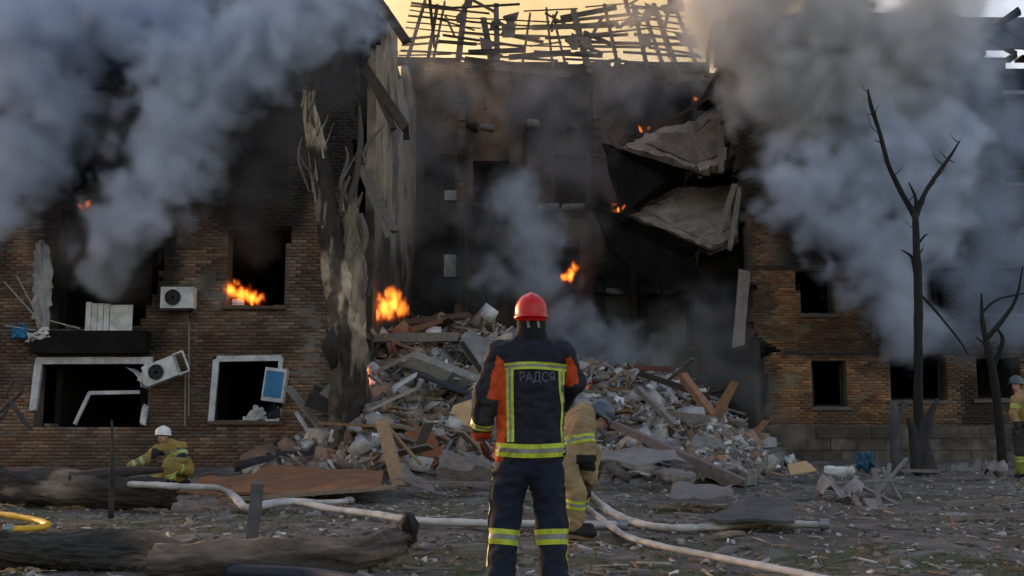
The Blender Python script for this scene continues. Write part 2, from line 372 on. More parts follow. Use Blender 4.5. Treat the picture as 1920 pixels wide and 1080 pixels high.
bricks(wl, mk_, inf, YL + .016, sootL, pickL, 300, dmgL)
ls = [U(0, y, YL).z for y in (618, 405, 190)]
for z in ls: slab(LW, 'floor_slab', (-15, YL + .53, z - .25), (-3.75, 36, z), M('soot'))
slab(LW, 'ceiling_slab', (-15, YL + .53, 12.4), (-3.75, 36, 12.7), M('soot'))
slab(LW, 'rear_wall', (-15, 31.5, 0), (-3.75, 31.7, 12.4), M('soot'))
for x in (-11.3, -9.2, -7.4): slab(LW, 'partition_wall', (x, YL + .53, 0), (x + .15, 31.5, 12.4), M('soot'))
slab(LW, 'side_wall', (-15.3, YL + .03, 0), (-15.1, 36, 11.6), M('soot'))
def colside(y, z): return None
# the end wall, its inner plaster bared by the collapse
ys = np.arange(26.55, 38.8, .2); zs = np.arange(0, 13.2, .2); V = []; Fq = []; cc = []
YS, ZS = np.meshgrid(ys, zs)
def sidetop(y): return 11.6 + .9 * np.sin(y * 1.1) + .4 * np.sin(y * 3.1) + .1 * (y - 26)
for s_, xx in ((0, -3.72), (1, -3.5)):
    V.append(np.stack([np.full(YS.size, xx) + (fbm(YS.ravel(), ZS.ravel(), 1.1, 81) - .5) * .06, YS.ravel(), ZS.ravel()], -1))
ii = np.arange(YS.size).reshape(YS.shape); okc = (ZS[:-1, :-1] < sidetop(YS[:-1, :-1]))
for j in range(ii.shape[0] - 1):
    for i in range(ii.shape[1] - 1):
        if not okc[j, i]: continue
        a, b, c, d = ii[j, i], ii[j, i + 1], ii[j + 1, i + 1], ii[j + 1, i]; o_ = YS.size
        Fq.append((a + o_, b + o_, c + o_, d + o_)); Fq.append((b, a, d, c))
        for (p, q, nb) in ((a, b, (j - 1, i)), (b, c, (j, i + 1)), (c, d, (j + 1, i)), (d, a, (j, i - 1))):
            if not (0 <= nb[0] < okc.shape[0] and 0 <= nb[1] < okc.shape[1]) or not okc[nb]: Fq.append((q, p, p + o_, q + o_)[::-1])
V = np.vstack(V); t = fbm(V[:, 1], V[:, 2], .5, 82); so_ = np.clip(sstep(7.6, 4.4, V[:, 2] + (t - .5) * 5) * .88 + sstep(35, 38, V[:, 1] + (t - .5) * 6) * .6, 0, .93)[:, None]
so_ = np.clip(so_ + (.75 * sstep(.52, .66, fbm(V[:, 1], V[:, 2], 1.1, 83)))[:, None], 0, .93); cc = np.array((.4, .31, .22)) * (1 - so_) + np.array((.02, .018, .016)) * so_
mk('plaster_end_wall', V, Fq, M('plaster'), LW, col=cc)

# ------------------------------------------------------------------ middle section: the rear wall left standing, and its burnt roof
YM = 38.0
MW = thing('collapsed_middle_section', 'sooty rear wall of the collapsed middle section under a bare roof frame', 'building', (1.5, YM, 0))
ZT = U(960, 122, YM).z
openM = [[(885, 300), (955, 300), (955, 420), (885, 420)], [(1040, 290), (1100, 290), (1100, 410), (1040, 410)],
         [(1035, 450), (1090, 450), (1090, 530), (1035, 530)], [(790, 290), (850, 290), (850, 360), (790, 360)], [(1287, 562), (1308, 562), (1312, 650), (1290, 650)]]
polyM = [pxpoly(p, YM) for p in openM]
def solidM(x, z):
    m = z < ZT + .3 + (fbm(x, x * 0, .8, 91) - .5) * 2.0 + (fbm(x, z, 4, 92) - .5) * .4
    for p in polyM: m &= ~inpoly(p, x, z)
    return m
def colM(x, z):
    px, py = ipx(x, z, YM); t = fbm(x, z, .45, 93); t2 = fbm(x, z, 1.6, 94)
    c = lerp3((.21, .14, .09), (.08, .058, .043), sstep(.35, .6, t))
    bare = sstep(.52, .6, t2 + .12 * sstep(60, 0, np.abs(px - 920)) * sstep(420, 300, py)); c = lerp3(c, (.24, .12, .06), bare * .85)
    pan = sstep(6, 0, np.maximum(np.abs(px - 920) - 36, np.abs(py - 186) - 44)); c = lerp3(c, (.24, .135, .075), pan * (1 - .3 * t2))
    gre = sstep(12, 0, np.maximum(np.abs(px - 1250) - 110, np.abs(py - 620) - 80) + (t2 - .5) * 60); c = lerp3(c, (.22, .2, .18), gre)
    s = np.clip(.0 + sstep(.42, .66, fbm(x, z, .35, 95)) * .9 + sstep(200, 130, py) * .4 + .35 * sstep(380, 480, py) * (1 - gre), 0, .93)
    s = np.maximum(s, .9 * sstep(60, 0, np.maximum(np.abs(px - 810) - 70, np.abs(py - 470) - 100) + (t2 - .5) * 120)); s = s * (1 - pan * .6); return lerp3(c, (.015, .014, .014), s)
wm, mkm, infm = cellwall('wall', -3.9, 7.28, -.2, 14.3, YM, .45, solidM, colM, M('plaster'), MW)
for (px, wd) in ((868, .4), (968, .5), (1112, .5), (1190, .4)):
    x = U(px, 400, YM).x; slab(MW, 'pier', (x - wd / 2, YM - .22, 0), (x + wd / 2, YM - .003, ZT - 1.0 - random.random()), M('plaster'), (.075, .055, .042))
for py, a, b in ((236, 872, 1130), (388, 800, 1180), (545, 1100, 1420)):     # what is left of the floors
    p = U(a, py, YM); q = U(b, py, YM); n = 9
    for k in range(n):
        if random.random() < .25: continue
        xa = p.x + (q.x - p.x) * k / n; xb = p.x + (q.x - p.x) * (k + 1) / n; d = .15 + .7 * random.random() ** 2; e = random.uniform(-.12, .12)
        v = boxv((xa, YM - d, p.z - .16), (xb - .01 - .2 * random.random(), YM - .004, p.z + .05)) + rng.normal(0, .035, (8, 3)); v[:, 1] = np.minimum(v[:, 1], YM - .003); v[:, 2] += e * (v[:, 0] - xa)
        mk('floor_remnant', v, BOXF, M('char') if random.random() < .6 else M('concrete'), MW)
for k in range(34):                      # charred laths and rods dangling in the gap
    px = random.uniform(790, 1200); py = random.choice((130, 236, 388)) + random.uniform(-10, 30); a = U(px, py, YM - random.uniform(.15, .9)); L = random.uniform(.5, 2.0); t = random.gauss(0, .45)
    MB().bar(a, a + Vector((math.sin(t) * L, random.uniform(-.3, .0), -math.cos(t) * L)), random.uniform(.025, .1), .04, (.035, .029, .025)).build('dangling_lath', M('charwood'), MW)
for (xa, ya, xb, yb) in ((834, 359, 870, 377), (833, 479, 870, 520)):  # white boxes in place of small windows bright with daylight
    p = U(xa, yb, YM); q = U(xb, ya, YM); o = thing('bright_window_box', 'small white box standing for a bright window high on the sooty rear wall' if ya < 400 else 'square white box standing for a bright window low on the sooty rear wall', 'window stand-in', (p.x, YM, p.z))
    MB().box((p.x, YM - .2, p.z), (q.x, YM - .004, q.z)).build('casing', M('white'), o)
    MB().box((p.x + .08, YM - .215, p.z + .07), (p.x + .3, YM - .201, q.z - .1)).build('front_panel', M('whitepaint'), o)
slab(MW, 'rear_floor', (-3.9, YM + .46, 0), (7.2, 46, .3), M('soot')); slab(MW, 'rear_partition', (-5.5, 42.6, .31), (9.5, 42.8, ZT - .9), M('soot')); slab(MW, 'corner_wall', (6.5, YM - .9, 0), (7.4, YM - .4, ZT - .6), M('plaster'), (.06, .05, .045))
for (px, seed) in ((866, 1), (1118, 2), (1000, 3), (1196, 4)):      # ragged stubs of the cross walls
    x = U(px, 400, YM).x; zs_ = np.arange(0, ZT - .8, .17); V = []; Fq = []; rr = random.Random(seed)
    for j, z in enumerate(zs_):
        d = max(.25, 1.9 * (1 - z / ZT) + .8 * (fbm(z, seed * 3.1, 1.1, 97) - .5) * 2 + rr.uniform(-.12, .12)); n = len(V)
        V += [tuple(q) for q in boxv((x - .13, YM - .23 - d, z), (x + .13, YM - .23, z + .165))]; Fq += [tuple(int(i) + n for i in q) for q in BOXF]
    V = np.array(V); cc = lerp3((.17, .105, .062), (.022, .019, .017), sstep(.3, .6, fbm(V[:, 2], V[:, 1] * 2, .7, 98 + seed))); mk('cross_wall_stub', V, Fq, M('mortar'), MW, col=cc)
# roof frame: rafters and battens of the front slope
rf = bpy.data.objects.new('roof_frame', None); C.objects.link(rf); setpar(rf, MW)
E0 = U(0, 112, YM).z; YR = 42.5; E1 = U(0, 8, YR).z
def roofpt(px, t): Y = YM - .3 + (YR - YM + .3) * t; z = E0 + (E1 - E0) * t; x = (px - 960) / F * 40.0; return Vector((x, Y, z))
def rcol(): k = random.uniform(.5, 1.6); return (.085 * k, .066 * k, .048 * k)  # roof timber tone lightened and warmed to paint in the haze
def sag(px, t): return Vector((0, 0, -.35 * math.exp(-((px - 1010) / 120) ** 2) - .5 * sstep(1150, 1300, px) * (1 - t) + .12 * math.sin(px * .03 + t * 5)))
def rp(px, t): return roofpt(px, t) + sag(px, t)
for px in (768, 806, 815, 862, 926, 934, 975, 1035, 1060, 1098, 1150, 1205, 1240, 1262, 1300):
    t0 = random.uniform(-.22, -.1); t1 = random.choice((1.12, 1.04, .98, .8, .62)); dx = random.gauss(0, 12)
    MB().bar(rp(px, t0), rp(px + dx, t1), random.uniform(.07, .24), random.uniform(.08, .16), rcol()).build('rafter', M('charwood'), rf)
for k in range(13):
    t = -.16 + k * .093; px = 752.0
    while px < 1305:
        L = random.uniform(60, 200); e = min(px + L, 1312)
        if random.random() > .1 + .1 * (px > 1180):
            a = rp(px, t + random.gauss(0, .008)); b = rp(e, t + random.gauss(0, .014)); a.z += .09; b.z += .09 + (random.gauss(0, .25) if random.random() < .07 else 0)
            MB().bar(a, b, .035, random.choice((.05, .06, .08, .1, .13, .22)), rcol(), roll=random.gauss(0, .12)).build('batten', M('charwood'), rf)
        px = e + random.uniform(-6, 16)
for k in range(16):
    a = rp(random.uniform(770, 1290), random.uniform(0, .9)); MB().bar(a, a + Vector((random.gauss(0, .9), random.uniform(-.3, .1), random.gauss(0, .45))), .05, random.uniform(.05, .14), rcol()).build('fallen_batten', M('charwood'), rf)
for k in range(22):                      # scraps of the lining still nailed on
    px = random.choice((random.uniform(890, 960), random.uniform(760, 1300), random.uniform(1150, 1300))); t = random.uniform(.05, .9); wd = random.uniform(8, 26)
    a = roofpt(px, t); b = roofpt(px + wd, t); c = roofpt(px + wd + random.uniform(-8, 8), t + random.uniform(.08, .3)); d = roofpt(px + random.uniform(-8, 8), t + random.uniform(.08, .3))
    vv = [p + Vector((0, 0, .15)) for p in (a, b, c, d)]; vv += [p + Vector((0, .01, .03)) for p in vv]
    mk('lining_board', vv, [(0, 1, 2, 3), (7, 6, 5, 4), (0, 4, 5, 1), (1, 5, 6, 2), (2, 6, 7, 3), (3, 7, 4, 0)], M('charwood'), rf, col=rcol())
MB().bar(roofpt(880, .04) + Vector((0, -.25, .0)), roofpt(985, .1) + Vector((0, -.25, -.05)), .12, .16, (.03, .026, .024)).build('wall_plate', M('charwood'), rf); MB().bar(roofpt(1000, .04) + Vector((0, -.25, .0)), roofpt(1125, .0) + Vector((0, -.25, -.05)), .12, .12, (.03, .026, .024)).build('wall_plate', M('charwood'), rf)
for (x1, y1, x2, y2, w_) in ((1092, 100, 1130, 30, .1), (1245, 60, 1262, -20, .1), (1168, -20, 1180, 28, .14), (1180, 8, 1220, -15, .08), (1095, 60, 1150, 85, .12), (1060, 75, 1130, 100, .1), (1240, 60, 1255, 110, .05), (805, -10, 815, 90, .1)):
    MB().bar(U(x1, y1, 39.5), U(x2, y2, 40.2), w_, w_, rcol()).build('fallen_rafter', M('charwood'), rf)

# ------------------------------------------------------------------ right wing
YR_ = 32.0
RW = thing('brick_apartment_wing', 'ochre brick wing at right with stone plinth, its windows burnt out', 'building', (11, YR_, 0))
openR = [[(1520, 675), (1588, 675), (1590, 764), (1527, 764)], [(1668, 668), (1772, 668), (1775, 752), (1672, 752)], [(1828, 672), (1915, 672), (1915, 750), (1832, 750)],
         [(1490, 505), (1566, 505), (1568, 590), (1504, 590)], [(1650, 495), (1768, 495), (1770, 590), (1652, 590)], [(1826, 500), (1912, 500), (1912, 590), (1828, 590)],
         [(1482, 330), (1558, 330), (1560, 415), (1490, 415)], [(1645, 325), (1762, 325), (1764, 415), (1646, 415)], [(1880, 240), (1960, 240), (1960, 345), (1882, 345)],
         [(1476, 160), (1550, 160), (1552, 240), (1480, 240)], [(1640, 160), (1758, 160), (1758, 240), (1640, 240)], [(1882, 108), (1960, 108), (1960, 176), (1884, 176)],
         [(1394, 640), (1420, 622), (1440, 640), (1462, 655), (1440, 668), (1420, 690), (1400, 700)], [(1400, 530), (1416, 535), (1414, 580), (1402, 585)]]
polyR = [pxpoly(p, YR_) for p in openR]
REY = [-200, 180, 330, 500, 620, 640, 700, 760, 900]; REX = [1330, 1345, 1388, 1402, 1408, 1420, 1436, 1440, 1440]
def solidR(x, z):
    jx = (fbm(x, z, 3.1, 101) - .5) * .2; jz = (fbm(x, z, 3.1, 102) - .5) * .2; m = np.ones(np.shape(x), bool)
    for k, p in enumerate(polyR): a = .4 if k < 4 else 1.2; m &= ~inpoly(p, x + jx * a, z + jz * a)
    px, py = ipx(x, z, YR_); return m & (px > np.interp(py, REY, REX) + (fbm(x, z, 2.5, 103) - .5) * 24) & (z > U(0, 800, YR_).z) & (py > np.where(px > 1800, 104, 30) + (fbm(x, z, 2, 104) - .5) * 30)
def sootR(x, z):
    px, py = ipx(x, z, YR_); n = (fbm(x, z, .7, 111) - .5) * 110; n2 = (fbm(x, z, 2.2, 112) - .5) * 50; s = np.zeros(np.shape(x))
    for (xa, xb, yt, up, st) in ((1490, 1568, 500, 150, .95), (1515, 1592, 668, 60, .7), (1660, 1780, 665, 190, .97), (1645, 1775, 495, 240, .9), (1825, 1920, 670, 160, .9), (1480, 1560, 330, 100, .9)):
        d = np.maximum(np.maximum(xa - px, px - xb), 0) - n2 * .4
        s = np.maximum(s, sstep(55, 0, d) * sstep(yt + 15, yt - 5, py) * sstep(yt - up - 50, yt - up + 50, py + n) * st)
    s = np.maximum(s, .9 * sstep(470, 360, py + n + n2) * sstep(1800, 1650, px)); s = np.maximum(s, .85 * sstep(1560, 1650, px + n) * sstep(700, 620, py + n2)); s = np.maximum(s, .6 * sstep(740, 800, py + n2)); s = np.maximum(s, .6 * sstep(.5, .64, fbm(x, z, .55, 113))); s = np.maximum(s, .5 * sstep(.54, .68, fbm(x, z, 2.0, 115)))
    s = np.maximum(s, .9 * sstep(30, 0, np.abs(px - 1835) - 22 + n2 * .3) * sstep(680, 720, py)); s = np.maximum(s, .45 * sstep(60, 0, np.abs(px - 1545) - 30 + n2 * .4) * sstep(20, 0, np.abs(py - 630) - 35))
    s = np.maximum(s, .7 * sstep(30, 0, px - np.interp(py, REY, REX) + n2 * .5))
    return np.clip(s, 0, .985)
def mortR(x, z): s = sootR(x, z)[:, None]; return np.array((.2, .155, .1)) * (1 - s) + np.array((.014, .012, .012)) * s
wr, mkr, infr = cellwall('wall', 5.72, 17.42, -.2, 14.0, YR_, .5, solidR, mortR, M('mortar'), RW)
bricks(wr, mkr, infr, YR_, sootR, lambda x, z: (lambda p: (p[0] > 1440) & (p[0] < 1915) & (p[1] > 450) & (p[1] < 800) & (sootR(x, z) < .5))(ipx(x, z, YR_)), 300, dmgL, tint=(1.15, 1.0, .78))
for py in (742, 600, 424, 250):
    z = U(0, py, YR_).z - .75; slab(RW, 'floor_slab', (7.6, YR_ + .52, z - .2), (17.3, 40, z), M('soot'))
slab(RW, 'rear_wall', (7.6, 36.5, 0), (23, 36.7, 12.9), M('soot')); slab(RW, 'ceiling_slab', (6.5, YR_ + .52, 12.0), (17.3, 36.4, 12.2), M('soot'))
for x in (10.4, 13.2): slab(RW, 'partition_wall', (x, YR_ + .53, 0), (x + .15, 36.4, 13), M('soot'))
slab(RW, 'cross_wall', (7.4, YR_ + .53, 0), (7.58, 37.9, 12.2), M('plaster'), (.06, .05, .045))
for py, xa, xb in ((661, 1470, 1930), (501, 1408, 1930), (322, 1392, 1930)):     # string courses
    a = U(xa, py, YR_); b = U(xb, py, YR_); slab(RW, 'string_course', (a.x, YR_ - .055, a.z - .05), (b.x, YR_ - .0, a.z + .05), M('mortar'), (.05, .042, .036))
xx = U(1436, 830, YR_).x; zt = U(0, 800, YR_).z; rows = 3
for r in range(rows):
    x = xx + (r % 2) * .3; hgt = (zt + .05) / rows
    while x < 17.3:
        w_ = random.uniform(.55, 1.05); k = random.uniform(.6, 1.25)
        MB().box((x + .008, YR_ - .09 - random.uniform(0, .05), -.05 + r * hgt + .008), (x + w_ - .008, YR_ + .4, -.05 + (r + 1) * hgt - .006), (.115 * k, .097 * k, .076 * k)).build('plinth_stone', M('stone'), RW); x += w_
slab(RW, 'plinth_core', (xx - .2, YR_ - .04, -.1), (17.35, YR_ + .45, zt + .03), M('mortar'), (.09, .08, .07))
for k, p in enumerate(openR[:12]):       # sills and charred frames
    a = U(p[3][0], p[3][1], YR_); b = U(p[2][0], p[2][1], YR_); c = U(p[0][0], p[0][1], YR_); wn = bpy.data.objects.new('window', None); C.objects.link(wn); setpar(wn, RW)
    MB().box((a.x - .12, YR_ - .09, a.z - .08), (b.x + .12, YR_ + .3, a.z + .02), (.12, .1, .085)).build('sill', M('mortar'), wn)
    m_ = MB(); zt_ = c.z - .05
    for xq in (a.x + .05, b.x - .1): m_.bar((xq, YR_ + .3, a.z + .03), (xq + random.uniform(-.05, .05), YR_ + .3, zt_ - random.uniform(0, .5)), .07, .07, (.03, .026, .024))
    m_.bar((a.x + .05, YR_ + .3, a.z + .06), (b.x - .1, YR_ + .3, a.z + .05), .07, .06, (.03, .026, .024)); m_.build('frame', M('charwood'), wn)
# roof of the right wing
za = U(1860, 96, 31.6).z; zb = U(1860, 34, 36).z
roof = bpy.data.objects.new('roof', None); C.objects.link(roof); setpar(roof, RW)
for k in range(12):
    xa = 12.4 + k * .55; e = random.uniform(-.15, .15) if k else .4
    v = []
    for dz in (0, .035):
        for (x, Y, z) in ((xa, 31.5 + e * .5, za + dz), (xa + .545, 31.5 + e * .5, za + dz), (xa + .545, 36, zb + dz), (xa, 36, zb + dz)): v.append((x, Y, z))
    mk('roof_sheet', v, [(3, 2, 1, 0), (4, 5, 6, 7), (0, 1, 5, 4), (1, 2, 6, 5), (2, 3, 7, 6), (3, 0, 4, 7)], M('bluedark'), roof)
for k in range(7): MB().bar((12.6 + k * .95, 31.55, za - .1), (12.6 + k * .95, 36, zb - .1), .1, .14, (.03, .028, .03)).build('rafter', M('charwood'), roof)
MB().bar(U(1862, 52, 35), U(1912, 20, 34.6), .3, .1, (.03, .03, .035), taper=1.6).build('loose_beam', M('charwood'), roof)
MB().bar(U(1800, 36, 35.8), U(1935, 60, 35.8), .12, .12, (.03, .03, .035)).build('ridge_beam', M('charwood'), roof)
MB().bar(U(1590, -4, 34), U(1640, 12, 34), .2, .12, (.03, .028, .026)).build('loose_beam', M('charwood'), roof)
a = U(1870, 176, YR_); slab(RW, 'balcony_ledge', (a.x, YR_ - .35, a.z - .12), (17.2, YR_ - .02, a.z), M('concrete'))
# ------------------------------------------------------------------ rubble heap
hx = np.arange(-7.0, 9.0, .13); hy = np.arange(19.4, 38.0, .13); HX, HY = np.meshgrid(hx, hy); HZ = heap(HX, HY) - .03 + (fbm(HX, HY, 5, 121) - .5) * .16 * sstep(0, .4, heap(HX, HY))
HZ = np.where(heap(HX, HY) < .02, -.35, HZ); hi_ = np.arange(HX.size).reshape(HX.shape)
hf = np.stack([hi_[:-1, :-1], hi_[:-1, 1:], hi_[1:, 1:], hi_[1:, :-1]], -1).reshape(-1, 4)
ct = HX[:-1, :-1].ravel(); cy_ = HY[:-1, :-1].ravel(); hf = hf[~((ct < -3.8) & (cy_ > 25.6))]
hc = lerp3((.16, .14, .125), (.25, .235, .22), sstep(.4, .65, fbm(HX, HY, 1.2, 122))); hc = lerp3(hc, (.07, .05, .038), sstep(.5, .62, fbm(HX, HY, 3, 123)))
hp = mk('rubble_heap', np.stack([HX, HY, HZ], -1).reshape(-1, 3), hf, M('rubble'), col=hc.reshape(-1, 3), smooth=True)
tag(hp, 'grey heap of dust and crushed masonry filling the collapsed middle', 'rubble', kind='stuff')

# base shapes for loose pieces
def chunkbase(seed):
    bm = bmesh.new(); r = random.Random(seed)
    pts = [bm.verts.new((r.uniform(-1, 1), r.uniform(-1, 1), r.uniform(-1, 1))) for _ in range(9)]
    bmesh.ops.convex_hull(bm, input=pts); bmesh.ops.delete(bm, geom=[v for v in bm.verts if not v.link_faces], context='VERTS')
    bmesh.ops.triangulate(bm, faces=bm.faces); bm.verts.index_update()
    v = np.array([tuple(p.co) for p in bm.verts]); f = np.array([[q.index for q in p.verts] for p in bm.faces]); bm.free(); return v, f
TRB = np.array([(q[0], q[1], q[2]) for q in BOXF] + [(q[0], q[2], q[3]) for q in BOXF])
BASES = [chunkbase(k) for k in range(6)] + [(boxv((-1, -1, -1), (1, 1, 1)), TRB)]
def rotm(n, tilt):
    a = rng.uniform(0, 2 * np.pi, n); b = rng.normal(0, tilt, n); c = rng.normal(0, tilt, n); Z = np.zeros(n); O = np.ones(n)
    def st(r): return np.stack([np.stack(q, -1) for q in r], 1)
    ca, sa, cb, sb, cc_, sc_ = np.cos(a), np.sin(a), np.cos(b), np.sin(b), np.cos(c), np.sin(c)
    return st([(ca, -sa, Z), (sa, ca, Z), (Z, Z, O)]) @ st([(O, Z, Z), (Z, cb, -sb), (Z, sb, cb)]) @ st([(cc_, Z, sc_), (Z, O, Z), (-sc_, Z, cc_)])
def scatter(name, x, y, z, base, size, col, tilt, label, cat):
    n = len(x); v, f = base; Rm = rotm(n, tilt); V = np.einsum('nij,nkj->nki', Rm, v[None] * size[:, None, :]) + np.stack([x, y, z], -1)[:, None, :]
    Fi = (f[None] + (np.arange(n) * len(v))[:, None, None]).reshape(-1, 3)
    return V.reshape(-1, 3), Fi, np.repeat(col, len(v), 0)
def merge(name, parts, label, cat):
    V = []; Fi = []; Cc = []; o = 0
    for v, f, c in parts: V.append(v); Fi.append(f + o); Cc.append(c); o += len(v)
    ob = mk(name, np.vstack(V), np.vstack(Fi), M('debris'), col=np.vstack(Cc)); tag(ob, label, cat, kind='stuff')
PAL = np.array([(.3, .28, .26), (.2, .185, .17), (.36, .34, .32), (.22, .15, .105), (.25, .15, .1), (.13, .11, .1), (.17, .15, .135), (.46, .44, .42), (.32, .26, .2), (.09, .078, .07)])
def pal(n, w=None): return PAL[rng.choice(len(PAL), n, p=w)] * rng.uniform(.7, 1.25, (n, 1))
hzv = lambda x, y: np.maximum(heap(x, y) - .02, gz(x, y))
parts = []
for bi in range(7):                      # crushed masonry on the heap
    n = 1250; x = rng.uniform(-5.6, 8.2, n); y = 20.3 + 13 * rng.random(n) ** 1.1; k = (heap(x, y) > .08) & ~((x < -3.7) & (y > 25.5)); x, y = x[k], y[k]; n = len(x)
    s = .03 + .27 * rng.random(n) ** 4; sz = np.stack([s * rng.uniform(.8, 1.8, n), s * rng.uniform(.6, 1.2, n), s * rng.uniform(.4, .9, n)], -1)
    parts.append(scatter('', x, y, hzv(x, y) + s * .25, BASES[bi], sz, pal(n), .5, '', ''))
n = 2600; x = rng.uniform(-5.2, 8.0, n); y = 20.3 + 12 * rng.random(n); k = (heap(x, y) > .06) & ~((x < -3.7) & (y > 25.5)); x, y = x[k], y[k]; n = len(x)
sz = np.stack([.1 + .45 * rng.random(n) ** 2, .015 + .03 * rng.random(n), .01 + .015 * rng.random(n)], -1)
parts.append(scatter('', x, y, hzv(x, y) + .08, BASES[6], sz, pal(n, [.05, .1, .05, .25, .1, .2, .1, .05, .08, .02]), .45, '', ''))
n = 700; x = rng.uniform(-5.2, 8.0, n); y = 20.3 + 11 * rng.random(n); k = (heap(x, y) > .06) & ~((x < -3.7) & (y > 25.5)); x, y = x[k], y[k]; n = len(x)
sz = np.stack([.06 + .16 * rng.random(n), .05 + .12 * rng.random(n), np.full(n, .006)], -1)
parts.append(scatter('', x, y, hzv(x, y) + .08, BASES[6], sz, np.array([(.6, .6, .6), (.5, .48, .45), (.4, .25, .15), (.3, .29, .3)])[rng.integers(0, 4, n)], .6, '', ''))
merge('crushed_masonry', parts, 'small broken bricks, splinters and plaster crumbs strewn over the heap', 'rubble')
parts = []
for bi in range(7):                      # litter on the level ground
    n = 2600; y = 5.2 + 24 * rng.random(n) ** 1.0; x = rng.uniform(-1, 1, n) * (y * .52 + .6); k = (heap(x, y) < .05) & (y < 25.6 + 6 * (x > -3)); x, y = x[k], y[k]; n = len(x)
    s = .005 + .045 * rng.random(n) ** 7 + .006 * rng.random(n); sz = np.stack([s * rng.uniform(.8, 1.8, n), s * rng.uniform(.6, 1.2, n), s * rng.uniform(.35, .8, n)], -1)
    parts.append(scatter('', x, y, gz(x, y) + s * .2, BASES[bi], sz, pal(n, [.12, .2, .06, .12, .08, .16, .14, .03, .05, .04]), .4, '', ''))
n = 2600; y = 5.2 + 22 * rng.random(n) ** 1.2; x = rng.uniform(-1, 1, n) * (y * .52 + .6); k = (heap(x, y) < .05) & (y < 25.6 + 6 * (x > -3)); x, y = x[k], y[k]; n = len(x)
sz = np.stack([0.02 + .16 * rng.random(n) ** 3, .004 + .012 * rng.random(n), .004 + .008 * rng.random(n)], -1)
parts.append(scatter('', x, y, gz(x, y) + .012, BASES[6], sz, pal(n, [.05, .1, .03, .25, .05, .25, .15, .02, .08, .02]), .12, '', ''))
n = 900; y = 5.2 + 20 * rng.random(n) ** 1.1; x = rng.uniform(-1, 1, n) * (y * .52 + .6); k = (heap(x, y) < .05) & (y < 25.6 + 6 * (x > -3)); x, y = x[k], y[k]; n = len(x)
sz = np.stack([.01 + .03 * rng.random(n), .008 + .022 * rng.random(n), np.full(n, .003)], -1)
parts.append(scatter('', x, y, gz(x, y) + .012, BASES[6], sz, np.array([(.6, .6, .58), (.45, .43, .4), (.3, .28, .25), (.2, .13, .07)])[rng.integers(0, 4, n)], .35, '', ''))
merge('ground_litter', parts, 'small stones, splinters and paper scraps littering the yard', 'litter')
# grass
n = 26000; y = 5.4 + 11 * rng.random(n) ** 1.3; x = rng.uniform(-1, 1, n) * (y * .52 + .5)
g_ = sstep(.40, .56, fbm(x, y, .35, 21) + .22 * sstep(2, 7, x) - .10 * sstep(9, 15, y) + .1 * sstep(9, 6.5, y)) * sstep(.36, .56, fbm(x, y, 3.3, 27)); k = rng.random(n) < g_ * .9 + .03; x, y = x[k], y[k]; n = len(x)
hgt = rng.uniform(.015, .06, n); a = rng.uniform(0, 6.28, n); l = rng.normal(0, .03, (n, 2)); wd = rng.uniform(.0025, .006, n); z = gz(x, y) - .004
V = np.stack([np.stack([x - np.cos(a) * wd, y - np.sin(a) * wd, z], -1), np.stack([x + np.cos(a) * wd, y + np.sin(a) * wd, z], -1), np.stack([x + l[:, 0], y + l[:, 1], z + hgt], -1)], 1)
gcol = np.array([(.07, .085, .025), (.1, .1, .035), (.05, .065, .02), (.13, .11, .05)])[rng.integers(0, 4, n)] * rng.uniform(.7, 1.3, (n, 1))
gr = mk('grass', V.reshape(-1, 3), np.arange(n * 3).reshape(-1, 3), M('debris'), col=np.repeat(gcol, 3, 0)); tag(gr, 'thin trampled grass across the yard', 'grass', kind='stuff')

# ------------------------------------------------------------------ loose pieces one can count
def place(name, me, mat, loc, rot, label, cat, group=None, scale=None):
    o = bpy.data.objects.new(name, me); C.objects.link(o); o.location = loc; o.rotation_euler = rot
    if scale: o.scale = scale
    if not me.materials: me.materials.append(mat)
    return tag(o, label, cat, group)
def plankmesh(seed, L=1.0, w=.1, h=.03, col=(.17, .12, .085)):
    r = random.Random(seed); mb = MB(); n = 5; v = []
    for i in range(n + 1):
        t = i / n - .5; e = r.uniform(-.04, .04)
        for a, b in ((-1, -1), (1, -1), (1, 1), (-1, 1)):
            q = (r.uniform(-.12, .12) if i in (0, n) else 0); v.append((t * L + q * w * 2, a * w / 2 * (1 + e), b * h / 2 + .02 * math.sin(t * 3 + seed)))
    f = []
    for i in range(n):
        for k in range(4): f.append((i * 4 + k, i * 4 + (k + 1) % 4, i * 4 + 4 + (k + 1) % 4, i * 4 + 4 + k))
    f.append((3, 2, 1, 0)); f.append(tuple(n * 4 + k for k in range(4)))
    return newmesh('broken_plank', v, f, np.tile(col, (len(v), 1)))
PLM = [plankmesh(k, random.uniform(1.1, 2.8), random.uniform(.09, .24), random.uniform(.03, .07), c) for k, c in enumerate([(.17, .12, .085), (.1, .075, .06), (.22, .17, .12), (.06, .048, .04), (.2, .11, .06), (.14, .12, .1)])]
def chunkmesh(seed, s, col):
    v, f = chunkbase(seed); return newmesh('concrete_chunk', v * np.array(s), f, np.tile(col, (len(v), 1)))
CHM = [chunkmesh(20 + k, (random.uniform(.25, .6), random.uniform(.2, .42), random.uniform(.1, .22)), c) for k, c in enumerate([(.3, .28, .26), (.22, .2, .18), (.36, .34, .32), (.18, .16, .145), (.27, .2, .15)])]
BKM = []
for k in range(5):
    c = BR[k] * random.uniform(.8, 1.2) * .9; v = boxv((-.12, -.058, -.033), (.12 - .05 * (k % 3), .058, .033)) + rng.normal(0, .004, (8, 3)); BKM.append(newmesh('fallen_brick', v, BOXF, np.tile(c, (8, 1))))
_ry = np.arange(14, 37, .03)
